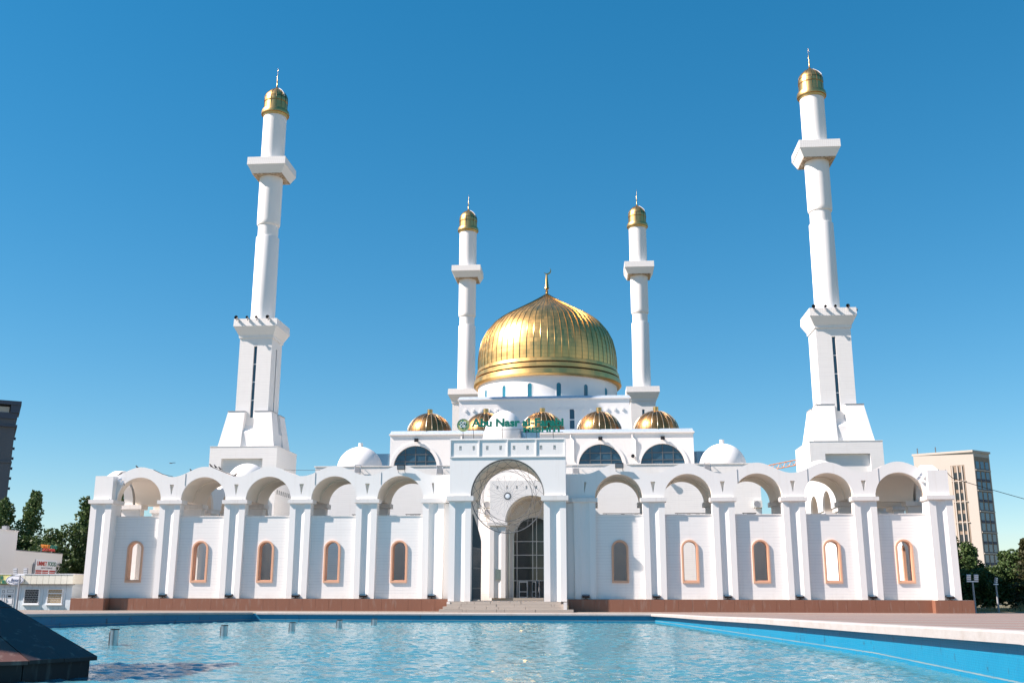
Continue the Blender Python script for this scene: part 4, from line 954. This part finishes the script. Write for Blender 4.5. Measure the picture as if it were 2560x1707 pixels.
wb = thing('white_building', 'taller white building with a peach arched window at the left edge', 'building', (-60.75,15,0))
MB().box(-9,0,-14,0,0,8.85).obj('wall', M['white_plain'], wb); MB().box(-9.1,.1,-14.1,.1,8.85,8.95).obj('coping', M['cap'], wb)
wf = MB().prism(archloop(0,4.6,7.3,.85), [archloop(0,4.8,7.3,.6)], -.16, .1).obj('window', M['peach'], wb, (.06,-8.2,-1.6), 30, rz=pi/2); MB().prism(archloop(0,4.8,7.3,.6), [], -.05, .0).obj('pane', M['glass_dark'], wf)
t = thing('roof_vent', 'small dark roof vent on the white building at the left edge', 'vent', (-60.9,12.5,8.95)); MB().box(-.3,.3,-.3,.3,0,.4).obj('casing', M['grey_metal'], t); MB().lathe([(.22,.4),(.22,.55),(.01,.56)],12).obj('hood', M['black'], t)

# ------------------------------------------------------------------ lamp posts
def lamp_post(x, y, z, h, label, heads, rz=0, dark=True):
    t = thing('lamp_post', label, 'lamp post', (x,y,z), rz, group='floodlight poles beside the plaza')
    MB().tube([(0,0,0),(0,0,h)],[.11,.08],10).obj('pole', M['grey_metal'], t, smooth=50)
    MB().box(-.55,.55,-.06,.06,h,h+.1).obj('crossbar', M['signwhite'], t)
    for dx in heads:
        hd = MB().box(-.2,.2,-.06,.1,0,.58).obj('lamp_head', M['grey_metal'], t, (dx,0,h+.16)); hd.rotation_euler = (.2,0,0)
        for k in range(3): MB().box(-.19,.19,-.10,-.061,.04+.19*k,.155+.19*k).obj('lens', M['signwhite'], hd)
lamp_post(46.1,2,-.05,3.0,'floodlight pole with two square heads at the right corner of the arcade',(-.36,.36))
lamp_post(49.8,6,-.05,2.75,'slim floodlight pole with one head in front of the spruce',(0,), rz=.9)
lamp_post(-51.27,-.1,0,3.5,'floodlight pole with two slatted heads in front of the kiosk',(-.55,.6), rz=-.05)

# ------------------------------------------------------------------ far buildings
ta = thing('apartment_tower', 'tall dark apartment tower cut off by the left edge', 'apartment block', (-201.9,250,0), .55)
MB().box(-40,0,0,30,0,62.6).obj('wall', M['aptgrey'], ta); MB().box(-40.3,.3,-.4,30.3,62.6,64.8).obj('band', M['aptnavy'], ta); MB().box(-40.2,.6,-.8,30,59.6,60.4).obj('string_course', M['aptnavy'], ta)
MB().box(-2.2,.9,-.9,2,64.8,67.7).box(-40,1.2,-1.2,30,67.7,69.1).box(-40,-8,3,20,64.8,67.2).obj('crown', M['aptnavy'], ta); MB().box(-6.5,-2.6,-.2,2,64.8,66.9).obj('roof_stair', M['beige'], ta)
mw = MB().box(-1.3,1.3,-.05,.2,-1.1,1.1).mesh('window', M['aptwin']); ms = MB().box(-1.45,-.55,-.1,-.051,-1.1,1.1).mesh('sash', M['aptnavy'])
for r in range(14):
    for c in range(4): o = link('window', mw, ta, (-6.2-c*6.4,0,57-r*3.65)); link('sash', ms, o)
    MB().box(0,.7,3,5,55.5-r*3.65,56.3-r*3.65).obj('balcony_edge', M['aptnavy'], ta)
for z in (46.5,32.0): MB().box(-40.2,.25,-.3,30,z,z+.7).obj('string_course', M['aptgrey'], ta)
tb = thing('apartment_block', 'tall beige apartment block with rows of dark windows behind the right end', 'apartment block', (137.3,250,0))
P0, P1, P2 = Vector((0,0)), Vector((-16.8,9.8)), Vector((7.4,6.0)); P3 = P1+P2
MB().loft([[(p.x,p.y,0) for p in (P0,P2,P3,P1)], [(p.x,p.y,47.6) for p in (P0,P2,P3,P1)]]).obj('wall', M['beige'], tb)
q = [P0+Vector((-.3,-.5)), P2+Vector((.5,-.1)), P3+Vector((.3,.3)), P1+Vector((-.4,.2))]
MB().loft([[(p.x,p.y,47.6) for p in q], [(p.x,p.y,48.3) for p in q]]).obj('parapet', M['beige'], tb)
def on_face(a, b, u, z0, z1, w_, out, nm, mt, dep=.4):
    d = (b-a).normalized(); n2 = Vector((d.y,-d.x)); n2 = n2 if n2.y < 0 else -n2
    p = a+d*u; q = a+d*(u+w_); i = n2*out; o = n2*(out-dep)
    vs = []
    for z in (z0, z1): vs += [(*(p+i),z),(*(q+i),z),(*(q+o),z),(*(p+o),z)]
    return MB().add(vs, [(0,1,2,3),(4,5,6,7),(0,1,5,4),(1,2,6,5),(2,3,7,6),(3,0,4,7)]).obj(nm, M[mt], tb)
Lr = (P2-P0).length
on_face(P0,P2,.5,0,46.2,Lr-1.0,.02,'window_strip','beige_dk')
for r in range(13):
    for c in range(3):
        z = 44.6-r*3.45
        o = on_face(P0,P2,.8+c*2.8,z-2.5,z,1.9,.10,'window','aptwin',.3); o2 = on_face(P0,P2,.8+c*2.8,z-3.2,z-2.45,1.9,.2,'balcony_panel','aptnavy',.3)
    if r % 2: on_face(P0,P2,.3,44.9-r*3.45,45.3-r*3.45,Lr-.6,.3,'floor_band','beige',.4)
on_face(P0,P1,3.2,0,43.5,4.4,.03,'recess_shade_strip','beige_dk')  # not sunk into the wall; recess shade is painted by its brown
for r in range(12):
    z = 41.0-r*3.45; on_face(P0,P1,4.3,z-2.2,z,.9,.15,'window','glass_dark',.3); on_face(P0,P1,5.7,z-2.2,z,.9,.15,'window','glass_dark',.3)
    on_face(P0,P1,3.1,z+.4,z+.65,4.6,.3,'floor_band','beige',.4) if r % 2 else None
for x in (3.9,5.3,6.9): on_face(P0,P1,x,0,43.3,.35,.35,'fin','beige',.4)
for r in range(10):
    for c in range(3): z = 42.5-r*3.45; on_face(P0,P1,11.5+c*2.6,z-2.4,z,1.6,.1,'window','aptwin',.3)
for u in (12,18): on_face(P0,P1,u,48.3,50.3,.3,-1,'roof_mast','frame_dark',.3)
cr = thing('tower_crane', 'distant orange crane jib beside the right tall minaret', 'crane', (78,300,0))
mm = MB(); z0 = 46.4
for i in range(14):
    x = -6+i*2.2; z = z0+i*.42; mm.tube([(x,0,z),(x+2.2,0,z+.42)],.16,4).tube([(x,0,z+2),(x+2.2,0,z+2.42)],.16,4).tube([(x,0,z),(x+1.1,0,z+2.2),(x+2.2,0,z+.42)],.12,4)
mm.obj('jib', M['orange'], cr); MB().box(24,26.5,-1.2,1.2,-.1,55).obj('mast', M['orange'], cr)

# ------------------------------------------------------------------ trees
def leaves(mb, c, rx, ry, rz, n, s, rnd, squash=1.0):
    for _ in range(n):
        while True:
            p = Vector((rnd.uniform(-1,1), rnd.uniform(-1,1), rnd.uniform(-1,1)))
            if .12 < p.length < 1: break
        p = p.normalized()*(p.length**.45)
        p = Vector((c[0]+p.x*rx, c[1]+p.y*ry, c[2]+p.z*rz))
        a = Vector((rnd.gauss(0,1), rnd.gauss(0,1), rnd.gauss(0,1)*squash)).normalized(); b = a.orthogonal().normalized()
        q = Matrix.Rotation(rnd.uniform(0,6.28), 3, a); b = q @ b; d = a.cross(b); l = s*rnd.uniform(.6,1.25)
        o = len(mb.v); mb.v += [tuple(p-b*l*.5), tuple(p+d*l*.32), tuple(p+b*l*.5), tuple(p-d*l*.32)]; mb.f.append((o,o+1,o+2,o+3))
def tree(kind, x, y, h, r, label, group, leaf, seed, n=4200, s=.42):
    rnd = random.Random(seed); t = thing(kind, label, 'tree', (x,y,-.05), rnd.uniform(0,6), group)
    mb = MB(); tk = MB(); hb_ = h*.12
    tk.tube([(0,0,0),(.1,.05,h*.4),(rnd.uniform(-.3,.3),rnd.uniform(-.3,.3),h*.85)],[.05+h*.018,.03+h*.012,.03],8)
    if kind == 'poplar_tree':
        cl = 30
        for i in range(cl):
            u = (i+.5)/cl; z = h*(.12+.88*u); w_ = r*(1-(abs(u-.35)/.72)**1.6)*.8+.25; a = rnd.uniform(0,6.28); k = rnd.uniform(.15,.8)*w_
            c = (k*cos(a), k*sin(a), z); q = .55+w_*.38
            leaves(mb, c, q, q, q*1.25, n//cl, s, rnd); tk.tube([(0,0,max(.5,z-q*2)),c],[.06,.02],5)
        leaves(mb, (0,0,h), .3,.3,.9, n//40, s, rnd)
    elif kind == 'spruce_tree':
        lv = 26
        for i in range(lv):
            u = i/lv; z = h*(.05+.95*u); w_ = r*(1-u)**.85+.12
            for k in range(max(4, int(11*(1-u)))):
                a = rnd.uniform(0,6.28); L_ = w_*rnd.uniform(.7,1.1)
                for j in range(5): f_ = (j+.6)/5; leaves(mb, (L_*f_*cos(a), L_*f_*sin(a), z-.35*L_*f_), .25+.12*L_, .25+.12*L_, .22, max(3, n//(lv*40)), s, rnd, 1.6)
                tk.tube([(0,0,z),(L_*cos(a), L_*sin(a), z-.35*L_)],[.04,.012],4)
    else:
        cl = 34
        for i in range(cl):
            u = rnd.random(); a = rnd.uniform(0,6.28); z = h*(.16+.76*u); w_ = r*sqrt(max(.05,1-((u-.42)/.62)**2)); k = w_*rnd.uniform(.35,.95)
            c = (k*cos(a), k*sin(a), z); q = r*rnd.uniform(.22,.40)
            leaves(mb, c, q, q, q*.85, n//cl, s, rnd); tk.tube([(0,0,min(z*.75,h*.6)),(c[0]*.5,c[1]*.5,z*.85),c],[.09,.05,.02],5)
        leaves(mb, (0,0,h*.5), r*.75, r*.75, h*.38, n//4, s, rnd)
    mb.obj('crown', M[leaf], t, recalc=False); tk.obj('trunk', M['bark'], t, smooth=60)
PG, BG = 'poplars behind the left buildings', 'broad trees behind the left buildings'
tree('poplar_tree', -76.3,45,15.9,2.9,'slender poplar with ragged tip above the white building roof', PG, 'leaf_a', 1, 5200, .5)
tree('poplar_tree', -81.2,46,15.0,2.4,'dark poplar at the left edge below the apartment tower', PG, 'leaf_a', 2, 4200, .5)
tree('poplar_tree', -79.2,42,14.3,1.6,'narrow poplar between the tower and the ragged poplar', PG, 'leaf_a', 12, 2600, .48)
tree('poplar_tree', -67.6,45,15.0,2.2,'poplar partly hidden behind the left corner pillar', PG, 'leaf_a', 3, 4200, .5)
tree('poplar_tree', -62.4,45,16.3,1.6,'poplar seen through the outermost left arch', PG, 'leaf_a', 4, 2800, .48)
for i, (x, y, h, r, lb) in enumerate(((-77,38,10.6,3.6,'broad dark tree behind the white building'),(-72.5,40,10.9,3.6,'broad dark tree behind the shop roof sign'),(-67.5,39,11.4,3.8,'broad tree between the shop and the corner pillar'),(-63,42,12.0,3.4,'broad tree seen beside the far pier through the end arch'),(-70,35,7.6,3.6,'lower bushy tree just behind the shop'),(-66,32,8.2,3.2,'lower bushy tree right of the shop'),(-59,40,12.2,3.0,'broad tree low in the outermost left arch opening'),(-64,27,6.5,3.0,'low bush closing the gap left of the corner pillar'))):
    tree('broadleaf_tree', x, y, h, r, lb, BG, 'leaf_b', 20+i, 5200, .46)
RG = 'trees beyond the right end of the plaza'
for i, (x, y, h, r, lb, lf) in enumerate(((53.0,26,9.4,2.3,'tall leafy tree right behind the right corner pillar','leaf_c'),(55.6,30,7.9,2.4,'tree below the beige block between pillar and spruce','leaf_c'),(57.3,20,7.0,2.4,'rounded green tree left of the spruce','leaf_c'),(60.6,22,8.3,2.6,'bushy green tree at the right edge of the picture','leaf_c'),(63.5,24,8.2,2.8,'bushy tree just outside the right edge','leaf_c'),(50.6,18,4.6,2.2,'dark low bush behind the right corner lamp','leaf_b'),(53.8,18,4.9,2.4,'dark low bush behind the slim lamp pole','leaf_b'),(58.8,16,4.2,2.4,'low bush in front of the right edge tree','leaf_b'))):
    tree('broadleaf_tree', x, y, h, r, lb, RG, lf, 50+i, 5200, .36)
tree('spruce_tree', 56.3,14,7.9,2.4,'dark brownish green spruce behind the slim lamp pole', RG, 'leaf_d', 80, 9000, .34)
rnd = random.Random(5); mb = MB()
for i in range(900):
    x = rnd.uniform(46,62); y = rnd.uniform(8,12)+(x-46)*.05; hh = rnd.uniform(.3,.9)*(1.4 if x > 54 else .7); dx = rnd.uniform(-.2,.2)
    mb.add([(x,y,-.04),(x+.05,y,-.04),(x+dx,y+rnd.uniform(-.1,.1),hh)],[(0,1,2)])
tag(mb.obj('dry_grass', M['straw'], recalc=False), kind='stuff')
